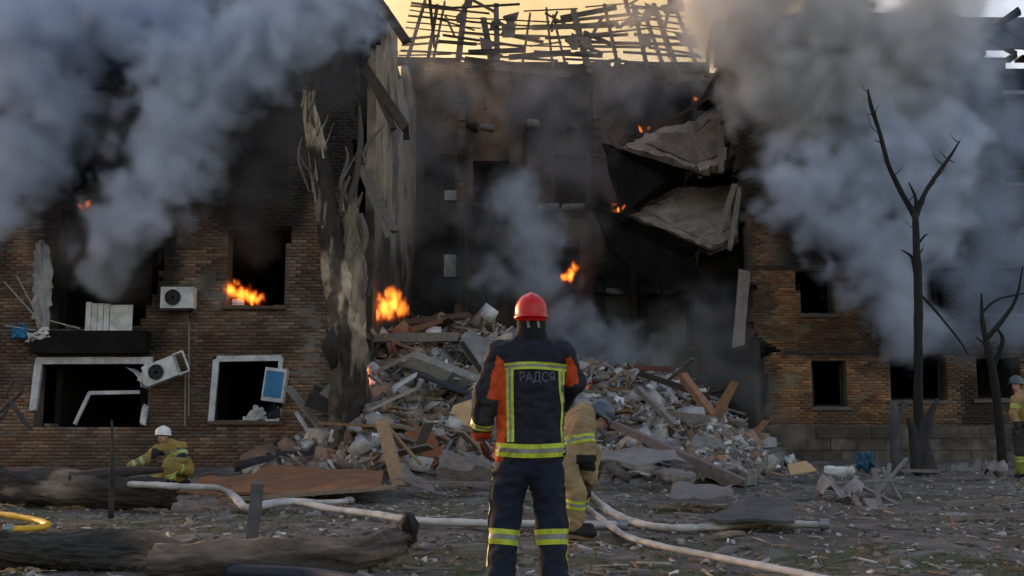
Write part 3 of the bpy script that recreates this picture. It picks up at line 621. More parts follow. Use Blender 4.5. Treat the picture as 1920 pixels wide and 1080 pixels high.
def onheap(px, py):                      # the heap point seen at this spot
    r = U(px, py, 1.0) - CAM; xs = r.x * _ry; zs = CAM.z + r.z * _ry
    k = np.argmax(zs <= np.maximum(heap(xs, _ry) - .02, gz(xs, _ry)))
    return None if k == 0 else CAM + r * float(_ry[k])
def hp_(x0, x1, y0, y1):
    while True:
        p = onheap(random.uniform(x0, x1), random.uniform(y0, y1))
        if p is not None and heap(p.x, p.y) > .1 and p.y < 32 and not (p.x < -3.6 and p.y > 25.4): return p
PCOL = ['brown', 'dark brown', 'pale', 'blackened', 'reddish', 'grey']; CCOL = ['light grey', 'grey', 'whitish', 'dark grey', 'tan']
def zone(p):
    px, py = ipx(p.x, p.z, p.y); a = [n for lim, n in ((740, 'beside the broken trunk'), (850, 'on the left face'), (960, "left of the red helmet"), (1130, 'behind the two nearest firefighters'), (1270, 'right of the bending firefighter'), (9999, 'towards the right end')) if px < lim][0]
    b = 'near the crest of the heap' if py < 680 else ('high on the heap' if py < 735 else ('halfway down the heap' if py < 790 else ('low on the heap' if py < 840 else 'at the foot of the heap'))); return '%s, %s' % (b, a)
for k in range(64):
    p = hp_(690, 1400, 610, 880); m = PLM[k % 6]
    place('broken_plank', m, M('debris'), p + Vector((0, 0, .07)), (random.gauss(0, .35), random.gauss(.0, .4), random.uniform(0, 3.14)), '%s splintered plank %s' % (PCOL[k % 6], zone(p)), 'plank', 'splintered planks on the rubble heap')
for k in range(60):
    p = hp_(640, 1420, 600, 890)
    place('concrete_chunk', CHM[k % 5], M('debris'), p + Vector((0, 0, .05)), (random.gauss(0, .5), random.gauss(0, .5), random.uniform(0, 6)), '%s concrete lump %s' % (CCOL[k % 5], zone(p)), 'rubble', 'concrete lumps on the rubble heap')
for k in range(60):
    p = hp_(620, 1420, 600, 895)
    place('fallen_brick', BKM[k % 5], M('debris'), p + Vector((0, 0, .04)), (random.gauss(0, .6), random.gauss(0, .6), random.uniform(0, 6)), 'loose %s brick %s' % (('red-brown', 'chipped brown', 'pale short', 'dark', 'chipped ochre')[k % 5], zone(p)), 'brick', 'loose bricks on the rubble heap')
for k in range(12):
    p = G(random.uniform(30, 1900), random.uniform(905, 1040)); m = PLM[k % 6]
    if heap(p.x, p.y) > .03: continue
    s = random.uniform(.25, .7); place('broken_plank', m, M('debris'), (p.x, p.y, hz(p.x, p.y) + .03), (0, random.gauss(0, .05), random.gauss(0, .5)), 'thin %s lath lying flat on the ground %s' % (PCOL[k % 6], 'left of the firefighters' if p.x < -.6 else ('right of the firefighters' if p.x > 1.2 else 'near the firefighters')), 'plank', 'broken laths on the ground', (s, .6, .6))

def bar2(name, p, q, w, h, col, mat, label, cat, roll=0, taper=1.0, parent=None, bend=0.0, n=6, up=None):
    """a beam or plank between two points, a little warped, ends splintered"""
    p = Vector(p); q = Vector(q); d = (q - p).normalized(); u = Vector(up) if up is not None else (Vector((0, 0, 1)) if abs(d.z) < .9 else Vector((0, 1, 0)))
    x = d.cross(u).normalized(); y = x.cross(d)
    if roll: m = Matrix.Rotation(roll, 3, d); x = m @ x; y = m @ y
    v = []; rr = random.Random(int(abs(p.x * 1000 + q.z * 777)))
    for i in range(n + 1):
        t = i / n; c = p.lerp(q, t) + y * (bend * math.sin(math.pi * t)); k = 1 + (taper - 1) * t
        for a, b in ((-1, -1), (1, -1), (1, 1), (-1, 1)):
            e = d * (rr.uniform(-1, 1) * w * .35 if i in (0, n) else 0); v.append(c + x * (a * w / 2 * k * rr.uniform(.93, 1.07)) + y * (b * h / 2 * k * rr.uniform(.93, 1.07)) + e)
    f = [(i * 4 + k, i * 4 + (k + 1) % 4, i * 4 + 4 + (k + 1) % 4, i * 4 + 4 + k) for i in range(n) for k in range(4)] + [(3, 2, 1, 0), tuple(n * 4 + k for k in range(4))]
    v = np.array([tuple(c) for c in v]); ct = v.mean(0); o = mk(name, v - ct, f, mat, None, col=np.array(col)); o.location = ct
    return tag(o, label, cat) if parent is None else (setpar(o, parent) or o)
def HB(px, py, dz=0.0): p = onheap(px, py) or U(px, py, 27); return p + Vector((0, 0, dz))
D = M('debris')
bar2('fallen_beam', U(690, 634, 27.2), U(862, 632, 27.0), .3, .22, (.2, .17, .145), D, 'long grey-brown beam lying level across the upper left of the heap', 'beam')
bar2('charred_post', U(866, 642, 22.5), U(905, 700, 22.3), .09, .09, (.03, .026, .024), D, 'black charred post leaning on the heap behind the red-helmeted firefighter', 'post')
bar2('fallen_beam', U(770, 672, 24.5), U(902, 722, 24.0), .42, .26, (.23, .21, .18), D, 'broad grey concrete lintel sloping down the middle of the heap', 'beam', roll=.3)
bar2('broken_board', U(786, 702, 23.8), U(890, 742, 23.3), .5, .07, (.035, .037, .045), D, 'dark slate-coloured panel under the sloping concrete lintel', 'board')
bar2('upright_plank', U(716, 790, 19.6), U(756, 938, 19.0), .24, .05, (.3, .19, .11), D, 'pale tan plank standing upright beside the broken tree trunk', 'plank', up=(0, 1, 0))
bar2('thin_lath', U(722, 795, 19.8), U(788, 870, 19.4), .06, .04, (.27, .17, .1), D, 'thin tan lath slanting right from the upright plank', 'plank')
bar2('brown_board', U(785, 812, 21.2), U(812, 868, 20.8), .5, .05, (.2, .075, .032), D, 'reddish-brown cupboard board standing at the foot of the heap', 'board', up=(0, 1, 0))
bar2('long_pole', U(1150, 796, 20.4), U(1395, 905, 17.6), .13, .13, (.16, .125, .115), D, 'long brown pole sloping down the right side of the heap', 'pole', taper=.9)
bar2('upright_board', U(1342, 782, 26), U(1378, 716, 26), .3, .06, (.2, .11, .055), D, 'rust-brown board sticking up at the right end of the heap', 'board', up=(0, 1, 0), taper=.6)
bar2('fallen_beam', U(1278, 702, 26.5), U(1338, 782, 25.5), .22, .16, (.27, .13, .075), D, 'orange-brown timber running down the right shoulder of the heap', 'beam')
bar2('fallen_beam', U(1195, 728, 24), U(1268, 800, 22.5), .12, .12, (.2, .17, .15), D, 'grey timber leg of the bent frame on the right of the heap', 'beam')
bar2('fallen_beam', U(1235, 768, 23.4), U(1200, 820, 22.8), .12, .1, (.2, .17, .15), D, 'short grey timber propped against the bent frame', 'beam')
bar2('fallen_beam', U(1235, 772, 23.3), U(1355, 790, 23.3), .13, .12, (.17, .14, .12), D, 'grey-brown joist lying level under the rust-brown board', 'beam')
bar2('fallen_beam', U(1200, 700, 27), U(1330, 745, 26), .14, .14, (.045, .036, .03), D, 'blackened joist across the back of the heap at right', 'beam')
bar2('fallen_beam', U(1190, 690, 28.5), U(1258, 692, 28.5), .22, .12, (.13, .04, .035), D, 'dark red beam on the crest of the heap at right', 'beam')
bar2('fallen_beam', U(700, 700, 24.8), U(790, 655, 25.6), .1, .08, (.24, .2, .16), D, 'pale stick pointing up the left part of the heap', 'beam')
bar2('white_rail', U(738, 728, 23.2), U(782, 700, 23.6), .1, .07, (.5, .48, .46), D, 'dirty white rail lying on the left face of the heap', 'rail')
bar2('broken_board', U(690, 770, 22.4), U(780, 728, 22.8), .16, .05, (.3, .26, .22), D, 'grey weathered board on the lower left face of the heap', 'board')
bar2('fallen_beam', U(745, 606, 29), U(880, 590, 29.5), .2, .15, (.09, .06, .045), D, 'dark brown beam on the crest of the heap beside the flames', 'beam')
bar2('fallen_beam', U(770, 618, 28), U(835, 600, 28.6), .14, .12, (.17, .09, .05), D, 'short rust-coloured beam on the crest of the heap', 'beam')
bar2('fallen_plank', U(683, 600, 26.8), U(702, 628, 26.5), .14, .05, (.22, .16, .11), D, 'brown plank end jutting out under the flames by the trunk', 'plank')
bar2('wall_plank', U(540, 725, 25.2), U(604, 806, 24.4), .22, .06, (.2, .17, .145), D, 'grey plank leaning against the wall right of the smaller window', 'plank')
bar2('white_rail', U(555, 772, 24.6), U(580, 812, 24.3), .09, .05, (.45, .44, .43), D, 'whitish rail leaning below the hanging blue box', 'rail')

def sheet(name, corners, thick, mat, label, cat, wav=.03, nn=8, seed=0, col=(.2, .18, .17), parent=None, crumple=0.0):
    """a bent sheet between four corners: real thickness, wavy"""
    A, B, Cc, Dd = [Vector(c) for c in corners]; nrm = (B - A).cross(Dd - A).normalized(); v = []
    for s_ in (0, 1):
        for j in range(nn + 1):
            for i in range(nn + 1):
                u = i / nn; t = j / nn; p = A.lerp(B, u).lerp(Dd.lerp(Cc, u), t)
                h = wav * (mnoise.noise(Vector((u * 3 + seed, t * 3, seed))) * 1.6) + crumple * mnoise.noise(Vector((u * 8 + seed, t * 8, seed)))
                e = Vector((mnoise.noise(Vector((t * 5, u * 5, seed + 3))), 0, mnoise.noise(Vector((t * 5, u * 5, seed + 8))))) * (crumple * 1.2) if (i in (0, nn) or j in (0, nn)) else Vector((0, 0, 0))
                v.append(p + nrm * (h - s_ * thick) + e)
    m = nn + 1; f = []
    for j in range(nn):
        for i in range(nn):
            a = j * m + i; f.append((a, a + 1, a + m + 1, a + m)); b = a + m * m; f.append((b + m, b + m + 1, b + 1, b))
    o2 = m * m
    for i in range(nn):
        f += [(i + 1, i, i + o2, i + 1 + o2), (nn * m + i, nn * m + i + 1, nn * m + i + 1 + o2, nn * m + i + o2), (i * m, (i + 1) * m, (i + 1) * m + o2, i * m + o2), ((i + 1) * m + nn, i * m + nn, i * m + nn + o2, (i + 1) * m + nn + o2)]
    v = np.array([tuple(p) for p in v]); ct = v.mean(0); o = mk(name, v - ct, f, mat, None, col=np.array(col)); o.location = ct
    return tag(o, label, cat) if parent is None else (setpar(o, parent) or o)
sheet('rusty_board', [U(405, 930, 15.2), U(712, 912, 15.2), U(720, 882, 18), U(500, 872, 18)], .04, M('rust'), 'large rust-brown board lying flat in front of the broken trunk', 'board', .05)
sheet('rusty_board', [U(300, 925, 16.6), U(480, 920, 16.4), U(500, 898, 17.8), U(400, 890, 17.8)], .03, M('rust'), 'smaller rust-brown board behind the white hose at left', 'board', .06, seed=3)
bar2('batten_edge', U(415, 938, 14.9), U(735, 914, 15.1), .09, .06, (.22, .16, .11), D, 'pale batten along the front edge of the big rust-brown board', 'plank')
sheet('grey_slab', [U(1260, 862, 19.5), U(1400, 890, 18.2), U(1440, 850, 20.5), U(1342, 785, 23.5)], .25, M('rubble'), 'big grey dusty slab sloping down at the right of the heap', 'slab', .1, seed=5, crumple=.09, nn=26, col=(.2, .187, .175))
GS = C.objects[-1]
_A, _B, _C, _D = U(1260, 862, 19.5), U(1400, 890, 18.2), U(1440, 850, 20.5), U(1342, 785, 23.5); _u = rng.random(420); _t = rng.random(420)
_p = np.array([tuple(_A.lerp(_B, a).lerp(_D.lerp(_C, a), b)) for a, b in zip(_u, _t)]); _s = .02 + .1 * rng.random(420) ** 3; _v, _f, _c = scatter('', _p[:, 0], _p[:, 1], _p[:, 2] + .03, BASES[1], np.stack([_s * 1.4, _s, _s * .7], -1), pal(420), .5, '', '')
_o = mk('crumbs', _v, _f, M('debris'), GS, col=_c); _o['kind'] = 'stuff'
sheet('metal_sheet', [U(1110, 868, 17.0), U(1290, 866, 17.2), U(1260, 846, 18.5), U(1120, 842, 18.5)], .02, M('sheet'), 'grey-mauve metal sheet lying flat behind the bent-over firefighter', 'sheet', .07, seed=6)
sheet('metal_sheet', [U(1255, 932, 13.2), U(1378, 936, 13.2), U(1370, 908, 14.3), U(1262, 906, 14.3)], .03, M('sheet'), 'pale grey sheet lying in front of the white bundle', 'sheet', .05, seed=7)
sheet('grey_panel', [U(1330, 972, 10.6), U(1490, 976, 10.6), U(1488, 936, 12.2), U(1400, 930, 12.4)], .03, M('slate'), 'dark grey rectangular panel lying by the end of the thick hose', 'panel', .03, seed=8)
sheet('cardboard', [U(1482, 888, 19.3), U(1530, 880, 19.4), U(1512, 864, 20.6), U(1476, 870, 20.4)], .03, M('tan'), 'pale tan square of board lying on the ground at right', 'board', .01, seed=9)
sheet('rusty_sheet', [U(1528, 914, 15.6), U(1590, 928, 14.9), U(1620, 908, 15.8), U(1545, 898, 16.2)], .02, M('sheet'), 'torn mauve-brown metal sheet beside the splintered roots', 'sheet', .12, seed=10, crumple=.05)
sheet('corrugated_sheet', [U(1782, 884, 20.0), U(1838, 882, 20.2), U(1842, 866, 20.8), U(1800, 866, 20.8)], .03, M('sheet'), 'arched grey roofing scrap on the ground below the thin tree', 'sheet', .18, seed=12)
sheet('corrugated_sheet', [U(1844, 884, 20.2), U(1890, 882, 20.2), U(1886, 866, 20.8), U(1848, 866, 20.8)], .03, M('sheet'), 'arched grey roofing scrap beside the feet of the far-right firefighter', 'sheet', .18, seed=15)
sheet('white_cloth', [HB(770, 762), HB(838, 770), HB(820, 738, .25), HB(784, 734, .3)], .02, M('white'), 'crumpled bluish-white cloth draped on the heap', 'cloth', .12, seed=16, crumple=.12, nn=14)
sheet('tan_panel', [U(838, 790, 22.6), U(880, 800, 22.2), U(884, 748, 22.8), U(850, 760, 22.8)], .04, M('tan'), 'tan board sticking out behind the red-helmeted firefighter’s left elbow'.replace('’', "'"), 'board', .02, seed=17)
sheet('plaster_slab', [U(862, 640, 26.3), U(902, 690, 25.5), U(925, 640, 26.5), U(880, 618, 27)], .15, M('concrete'), 'pale plaster slab leaning near the top of the heap', 'slab', .05, seed=18, crumple=.06)
sheet('plaster_slab', [U(598, 738, 24.2), U(640, 760, 23.9), U(642, 705, 24.2), U(625, 712, 24.2)], .06, M('concrete'), 'beige plaster piece leaning against the left of the broken trunk', 'slab', .03, seed=19)
sheet('dark_board', [U(570, 760, 24.6), U(628, 778, 24.2), U(618, 735, 24.4), U(590, 720, 24.8)], .04, M('char'), 'dark board behind the beige plaster piece', 'board', .03, seed=20)
sheet('brick_slab', [U(820, 878, 17.6), U(920, 880, 17.4), U(915, 852, 18.4), U(828, 852, 18.4)], .2, M('rubble'), 'slab of joined brickwork lying left of the red-helmeted firefighter', 'slab', .1, seed=21, crumple=.08, col=(.17, .145, .12))
bar2('foot_board', U(770, 905, 16.2), U(918, 908, 16.0), .2, .05, (.17, .14, .12), D, 'grey board lying level left of the red-helmeted firefighter', 'board')
sheet('dark_flap', [U(745, 898, 16.4), U(822, 925, 15.4), U(800, 900, 16.5), U(760, 880, 17)], .02, M('sheet'), 'grey metal flap at the foot of the upright plank', 'sheet', .05, seed=23)
# white block and lumps near the crest
for (px, py, s, lb) in ((915, 588, .2, 'small white block on the very top of the heap'), (880, 690, .14, 'white lump of plaster beside the charred post'), (1070, 745, .2, 'white lump behind the right shoulder of the red-helmeted firefighter'), (1300, 740, .22, 'pale lump on the orange-brown timber')):
    p = onheap(px, py + 6) or U(px, py, 28); v, f = chunkbase(px); o = mk('plaster_lump', boxv((-s, -s * .7, -s * .9), (s, s * .7, s * .9)) + rng.normal(0, .02, (8, 3)), BOXF, M('white')); o.location = p; o.rotation_euler = (.3, .5, .6); tag(o, lb, 'rubble')
# white bundle, barrel-like roll
o = mk('rolled_bundle', *tubev(spline([U(1236, 892, 15.2), U(1262, 893, 15.0), U(1300, 898, 14.8)], 6), [.06, .11, .13, .1, .14, .12, .14, .11, .14, .1, .13, .12, .07], 22, True, .9, .8), M('sheet'), smooth=False); tag(o, 'pale roll of torn insulation lying at the right foot of the heap', 'bundle')
o = mk('white_scrap', *tubev(spline([U(1545, 880, 19.5), U(1580, 884, 19.4), U(1600, 882, 19.2)], 5), [.06, .09, .09, .08, .09, .09, .09, .08, .08, .09, .05], 10, True, .4), M('white')); tag(o, 'crumpled white tube lying right of the tan square board', 'scrap')
sheet('blue_bag', [U(1605, 872, 20.2), U(1640, 872, 20.0), U(1632, 848, 20.4), U(1608, 846, 20.5)], .12, M('tarp'), 'crumpled blue bag on the ground before the right wing', 'bag', .15, seed=25, crumple=.1)
for k, (px, py, s) in enumerate(((1500, 1035, .035), (1523, 1037, .05), (165, 985, .06), (1420, 855, .1), (1725, 930, .08), (1260, 1042, .03))):
    v, f = chunkbase(40 + k); o = mk('white_scrap', v * np.array((s, s * .6, s * .35)), f, M('white')); p = G(px, py, .02); o.location = (p.x, p.y, hz(p.x, p.y) + s * .2)
    tag(o, ['small white crumb on the grass left of another at lower right', 'white crumpled scrap on the grass at lower right', 'white crumpled cup between the two logs at left', 'white plaster scrap on the grey dusty slab', 'white plastic scrap right of the splintered roots', 'tiny white scrap beside the thin hose'][k], 'scrap')
# splintered roots and boards at right
rt = thing('splintered_roots', 'pile of splintered grey roots and boards on the ground at right', 'roots', G(1650, 960))
for (a, b, w_) in (((1640, 880, 18), (1652, 970, 13.6), .09), ((1600, 905, 16.4), (1700, 955, 14.4), .08), ((1700, 860, 18.5), (1640, 930, 15.3), .06), ((1655, 880, 18), (1692, 940, 15.5), .05), ((1590, 920, 15.6), (1612, 950, 14.6), .1), ((1560, 905, 16), (1680, 900, 16.4), .06), ((1668, 870, 18.6), (1664, 925, 15.9), .07), ((1630, 940, 15), (1650, 975, 13.5), .16)):
    bar2('root', U(*a), U(*b), w_, w_ * .6, tuple(random.uniform(.6, 1.1) * np.array((.19, .165, .15))), D, None, None, parent=rt, taper=.7)
for (a, b, lb) in (((1770, 946, 13.8), (1905, 936, 14.2), 'long grey stick lying on the ground at far right'), ((1785, 972, 12.2), (1920, 964, 12.4), 'dark stick lying nearest the camera at far right'), ((845, 1030, 8.6), (912, 1024, 8.9), 'short pale board lying left of the red-helmeted firefighter\'s boots'), ((1690, 882, 18.8), (1765, 884, 18.6), 'thin rod on the ground below the dead tree')):
    bar2('stick', U(*a), U(*b), .06, .05, (.17, .145, .125), D, lb, 'stick')
# ------------------------------------------------------------------ hanging floor slabs and beams in the gap
def polyslab(name, pts, n_up, thick, mat, label, cat, parent=None, col=(.3, .27, .24), sub=5, plane=None):
    """an irregular slab: outline points in space (roughly coplanar), extruded by its thickness"""
    P = [Vector(p) for p in pts]
    if plane is not None:            # slide the corners along their sight lines into one plane, so that the slab is flat
        c0, nn_ = plane; P = [CAM + (p - CAM) * ((c0 - CAM).dot(nn_) / (p - CAM).dot(nn_)) for p in P]
    c = sum(P, Vector()) / len(P); Q = []; m = len(P); v = []; f = []
    ring = []
    for i in range(m):
        a, b = P[i], P[(i + 1) % m]
        for k in range(sub):
            t = k / sub; q = a.lerp(b, t); ring.append(q + (Vector((random.uniform(-1, 1), random.uniform(-1, 1), random.uniform(-1, 1))) * .05 if k else Vector()))
    K = 3; M_ = len(ring); off = Vector(n_up) * thick
    for s_ in (0, 1):
        for r in range(K):
            for q in ring: p = c.lerp(q, (r + 1) / K); v.append(p - off * s_ + Vector(n_up) * (mnoise.noise(p * 3.0) * .012))
        v.append(c - off * s_)
    h = K * M_ + 1
    for s_ in (0, 1):
        o = s_ * h
        for i in range(M_):
            j = (i + 1) % M_; t = (o + i, o + j, o + h - 1); f.append(t if s_ == 0 else t[::-1])
            for r in range(K - 1): q = (o + r * M_ + i, o + (r + 1) * M_ + i, o + (r + 1) * M_ + j, o + r * M_ + j); f.append(q if s_ == 0 else q[::-1])
    e = (K - 1) * M_
    for i in range(M_): j = (i + 1) % M_; f.append((e + i, h + e + i, h + e + j, e + j))
    v = np.array([tuple(p) for p in v]); ct = v.mean(0); o = mk(name, v - ct, f, mat, None, col=np.array(col)); o.location = ct
    return tag(o, label, cat) if parent is None else (setpar(o, parent) or o)
up_ = Vector((-.2, -.68, .7)).normalized(); PLA = (U(1270, 270, 34.4), up_); PLB = (U(1290, 405, 34.2), up_)
polyslab('hanging_floor_slab', [U(1168, 276, 34.2), U(1250, 292, 33.6), U(1312, 322, 33.0), U(1362, 300, 34.0), U(1372, 190, 36.0), U(1330, 205, 36.2), U(1300, 228, 35.8), U(1245, 238, 35.6), U(1205, 256, 35.2)], up_, .28, M('plaster'), 'upper pale floor slab hanging tilted from the right wing', 'slab', col=(.33, .26, .205), plane=PLA, sub=7)
polyslab('hanging_floor_slab', [U(1178, 402, 34.0), U(1250, 430, 33.4), U(1330, 466, 32.8), U(1384, 440, 33.6), U(1388, 345, 35.4), U(1330, 345, 35.6), U(1285, 352, 35.4), U(1240, 376, 35.0)], up_, .28, M('plaster'), 'lower pale floor slab hanging tilted from the right wing', 'slab', col=(.31, .245, .195), plane=PLB, sub=7)
for pts_, col_ in (([U(1210, 268, 34.6), U(1300, 306, 33.4), U(1352, 290, 34.2), U(1366, 215, 35.6), U(1320, 225, 35.8), U(1290, 245, 35.5), U(1250, 248, 35.3)], (.2, .15, .11)), ([U(1215, 398, 34.4), U(1310, 445, 33.2), U(1370, 425, 33.9), U(1378, 360, 35.0), U(1318, 362, 35.2), U(1260, 382, 34.9)], (.33, .27, .22))):
    polyslab('floor_screed', pts_, up_, .05, M('plaster'), None, None, parent=[o for o in C.objects if o.name.startswith('hanging_floor_slab')][0 if col_[0] < .3 else 1], col=col_, sub=7, plane=((PLA if col_[0] < .3 else PLB)[0] + up_ * .045, up_))
polyslab('hanging_shade', [U(1128, 268, 34.6), U(1168, 280, 34.1), U(1322, 330, 32.9), U(1388, 318, 33.6), U(1388, 345, 34.4), U(1270, 350, 34.8), U(1205, 384, 34.4), U(1165, 400, 34.2)], Vector((0, -1, 0)), .1, M('soot'), 'black sheet standing in for the shaded underside below the upper hanging slab', 'shade_sheet')  # black sheets stand in for the shadow and dark undersides of the slabs
polyslab('hanging_shade', [U(1110, 390, 34.6), U(1175, 404, 33.9), U(1335, 472, 32.7), U(1396, 440, 33.2), U(1398, 530, 33.6), U(1330, 545, 34), U(1230, 540, 34.2), U(1150, 470, 34.4)], Vector((0, -1, 0)), .1, M('soot'), 'black sheet standing in for the shaded underside below the lower hanging slab', 'shade_sheet')
for (a, b, w_, c_, lb) in (((1352, 186, 32.6), (1352, 322, 32.2), .16, (.19, .17, .15), 'pale strip of planking hanging upright beside the upper slab'),
    ((1378, 345, 32.2), (1340, 458, 31.9), .17, (.2, .165, .13), 'outer left plank of the pair hanging across the lower slab'), ((1388, 350, 32.1), (1368, 466, 31.8), .15, (.22, .185, .15), 'right-hand plank of the pair hanging across the lower slab'),
    ((1396, 512, 31.7), (1384, 650, 31.5), .34, (.2, .17, .145), 'weathered board hanging down the broken edge of the right wing'),
    ((1330, 80, 33), (1325, 145, 33), .12, (.17, .13, .08), 'short ochre plank stuck in the smoke above the upper slab'), ((1215, 250, 34.2), (1330, 182, 33.6), .08, (.09, .05, .03), 'glowing thin beam slanting up above the upper slab')):
    bar2('hanging_plank', U(*a), U(*b), w_, .07, c_, D, lb, 'plank', up=(0, 1, 0))
for sl_, pts_ in zip([o for o in C.objects if o.name.startswith('hanging_floor_slab')], (((1168, 276, 34.2), (1205, 256, 35.2), (1245, 238, 35.6), (1312, 322, 33.0)), ((1178, 402, 34.0), (1240, 376, 35.0), (1285, 352, 35.4), (1330, 466, 32.8)))):
    for q in pts_:
        for k in range(3):
            a = U(*q) + Vector((random.uniform(-.2, .3), 0, -.1)); mk('rebar', *tubev(spline([a, a + Vector((random.uniform(-.5, -.1), -.1, random.uniform(-.1, .25))), a + Vector((random.uniform(-.9, -.3), -.15, random.uniform(-.5, .1)))], 4), .012, 5), M('char'), sl_)
# beams hanging from the torn end of the left wing
for (a, b, w_, lb) in (((690, -30, 26.3), (762, 78, 26.0), .22, 'dark beam slanting down at the top of the torn end wall'),
    ((668, 104, 26.4), (760, 238, 25.8), .24, 'longest dark beam hanging from the torn end of the left wing'), ((706, 170, 26.1), (738, 242, 25.9), .16, 'shorter dark beam beside the longest hanging beam'),
    ((672, 308, 25.6), (728, 444, 25.2), .13, 'left grey plank of the pair hanging behind the broken tree'), ((678, 312, 25.7), (740, 434, 25.3), .17, 'right grey plank of the pair hanging behind the broken tree'), ((900, 130, 36.8), (910, 205, 36.6), .08, 'thin dark rod hanging before the brown panel of the rear wall')):
    bar2('hanging_beam', U(*a), U(*b), w_, .12, (.075, .055, .042) if 'grey' not in lb else (.16, .135, .115), D, lb, 'beam', up=(0, 1, 0), bend=.06)
sheet('hanging_scrap', [U(756, 262, 25.8), U(768, 262, 25.8), U(766, 236, 25.8), U(756, 240, 25.8)], .05, M('char'), 'dark clod hanging from the end of the longest beam', 'scrap', .05, seed=31)

# ------------------------------------------------------------------ trees
def mixcol(a, b, t): return np.asarray(a)[None] * (1 - t[:, None]) + np.asarray(b)[None] * t[:, None]
def limb(name, pts, rad, parent, mat, seg=16, n=10, jit=.25, bare=None, c0=(.085, .066, .052), c1=(.42, .33, .22), jag=0.0, ridge=0.0, rf=3.1):
    P = spline(pts, n); rr = lin(rad, n, len(pts)); v, f = tubev(P, rr, seg, True, jit, 1.0, ridge, rf)
    if jag:
        for k in range(seg): v[-seg + k] += np.array((random.uniform(-.05, .05), random.uniform(-.05, .05), random.uniform(-jag, jag)))
    if bare is not None: t = bare(v)
    else: t = np.zeros(len(v))
    k = fbm(v[:, 0] * 3 + v[:, 1], v[:, 2], 1.2, 131)
    return mk(name, v, f, mat, parent, col=mixcol(c0, c1, t) * (.7 + .6 * k)[:, None], smooth=True)
YT = 23.0
T1 = thing('broken_tree', 'tall shattered tree trunk with stripped pale wood, left of centre', 'tree', U(655, 880, YT))
def ppx(v, Y): return ipx(v[:, 0], v[:, 2], Y)
def bareA(v):
    px, py = ppx(v, YT); n = (fbm(v[:, 0] * 5, v[:, 2] * .5, 1, 141) - .5); n2 = fbm(v[:, 0] * 5 + v[:, 1] * 3, v[:, 2] * .6, 1.0, 142)
    t = sstep(-25, 0, 62 - np.abs(py - 550) + n * 90) * (.15 + .85 * sstep(.4, .5, n2 + .03)); t = np.maximum(t, sstep(760, 640, py + n * 60) * sstep(560, 640, py) * .5 * sstep(.5, .6, n2)); t = np.maximum(t, .2 * sstep(.6, .68, n2) * (py > 600)); return t
def bareB(v):
    px, py = ppx(v, YT); n = (fbm(v[:, 0] * 6, v[:, 2] * 1.5, 1, 143) - .5); return np.maximum(sstep(285, 255, py + n * 50), sstep(.66, .74, fbm(v[:, 0] * 4, v[:, 2] * .8, 1, 144)) * .3)
limb('trunk', [U(662, 905, YT), U(660, 860, YT), U(656, 780, YT), U(655, 700, YT), U(651, 620, YT), U(640, 540, YT), U(626, 470, YT), U(614, 400, YT), U(601, 320, YT), U(588, 250, YT), U(577, 190, YT)], [.6, .48, .41, .37, .35, .34, .28, .23, .2, .18, .11], T1, M('bark'), 72, 22, .2, lambda v: np.maximum(bareA(v), bareB(v) * (ppx(v, YT)[1] < 430)), c0=(.042, .032, .026), c1=(.46, .36, .25), jag=.3, ridge=.13, rf=4)
limb('stem', [U(654, 640, YT), U(662, 560, YT), U(663, 490, YT), U(661, 420, YT), U(659, 350, YT)], [.28, .26, .22, .18, .07], T1, M('bark'), 30, 14, .25, lambda v: np.maximum(sstep(.52, .62, fbm(v[:, 0] * 4, v[:, 2] * .9, 1, 145)) * .3, bareA(v) * .6), c0=(.06, .05, .043), jag=.35, ridge=.16)
for k in range(34):                      # shreds of splintered wood
    py = random.choice((random.uniform(190, 300), random.uniform(330, 480), random.uniform(480, 620))); cx = np.interp(py, [190, 320, 470, 540, 620], [577, 601, 640, 650, 651]) + (random.choice((-18, 18, 40)) if py > 320 else random.uniform(-12, 12)); a = U(cx + random.uniform(-8, 8), py, YT - .22); L = random.uniform(.25, .95); t = random.gauss(0, .22)
    k_ = random.uniform(.6, 1.2); MB().bar(a, a + Vector((math.sin(t) * L, random.uniform(-.12, .05), math.cos(t) * L)), random.uniform(.025, .07), .02, (.3 * k_, .24 * k_, .17 * k_) if random.random() < .55 else (.07, .055, .045), taper=.25).build('splinter', M('debris'), T1)
for (p, r) in (([(652, 400), (668, 330), (676, 260), (674, 198)], [.1, .08, .06, .02]), ([(668, 320), (690, 270), (722, 232)], [.06, .05, .02]), ([(660, 390), (640, 350), (652, 300), (648, 275)], [.07, .06, .04, .02]), ([(605, 385), (590, 340), (560, 290)], [.05, .04, .01]), ([(612, 400), (606, 360), (584, 330)], [.06, .05, .03]),
               ([(660, 400), (672, 380), (680, 360)], [.06, .05, .02]), ([(676, 480), (684, 440), (676, 400)], [.08, .09, .05]), ([(565, 260), (560, 300), (580, 360)], [.02, .03, .02]), ([(664, 300), (685, 305), (672, 275)], [.05, .04, .03]), ([(640, 410), (642, 370), (656, 330)], [.05, .05, .03]), ([(672, 470), (684, 500), (682, 560)], [.05, .05, .02])):
    limb('branch', [U(x, y, YT - .1 * i) for i, (x, y) in enumerate(p)], r, T1, M('bark'), 9, 6, .3, None, c0=(.15, .125, .105) if r[0] < .09 else (.09, .07, .055))
limb('root', [U(690, 900, YT - .3), U(672, 868, YT), U(664, 820, YT)], [.12, .25, .3], T1, M('bark'), 12, 6, .3); limb('root', [U(620, 900, YT - .2), U(638, 870, YT), U(650, 820, YT)], [.12, .24, .3], T1, M('bark'), 12, 6, .3)
limb('bark_flap', [U(632, 610, YT - .2), U(622, 650, YT - .3), U(626, 690, YT - .2)], [.06, .2, .08], T1, M('bark'), 10, 6, .5, None, c0=(.035, .03, .026))

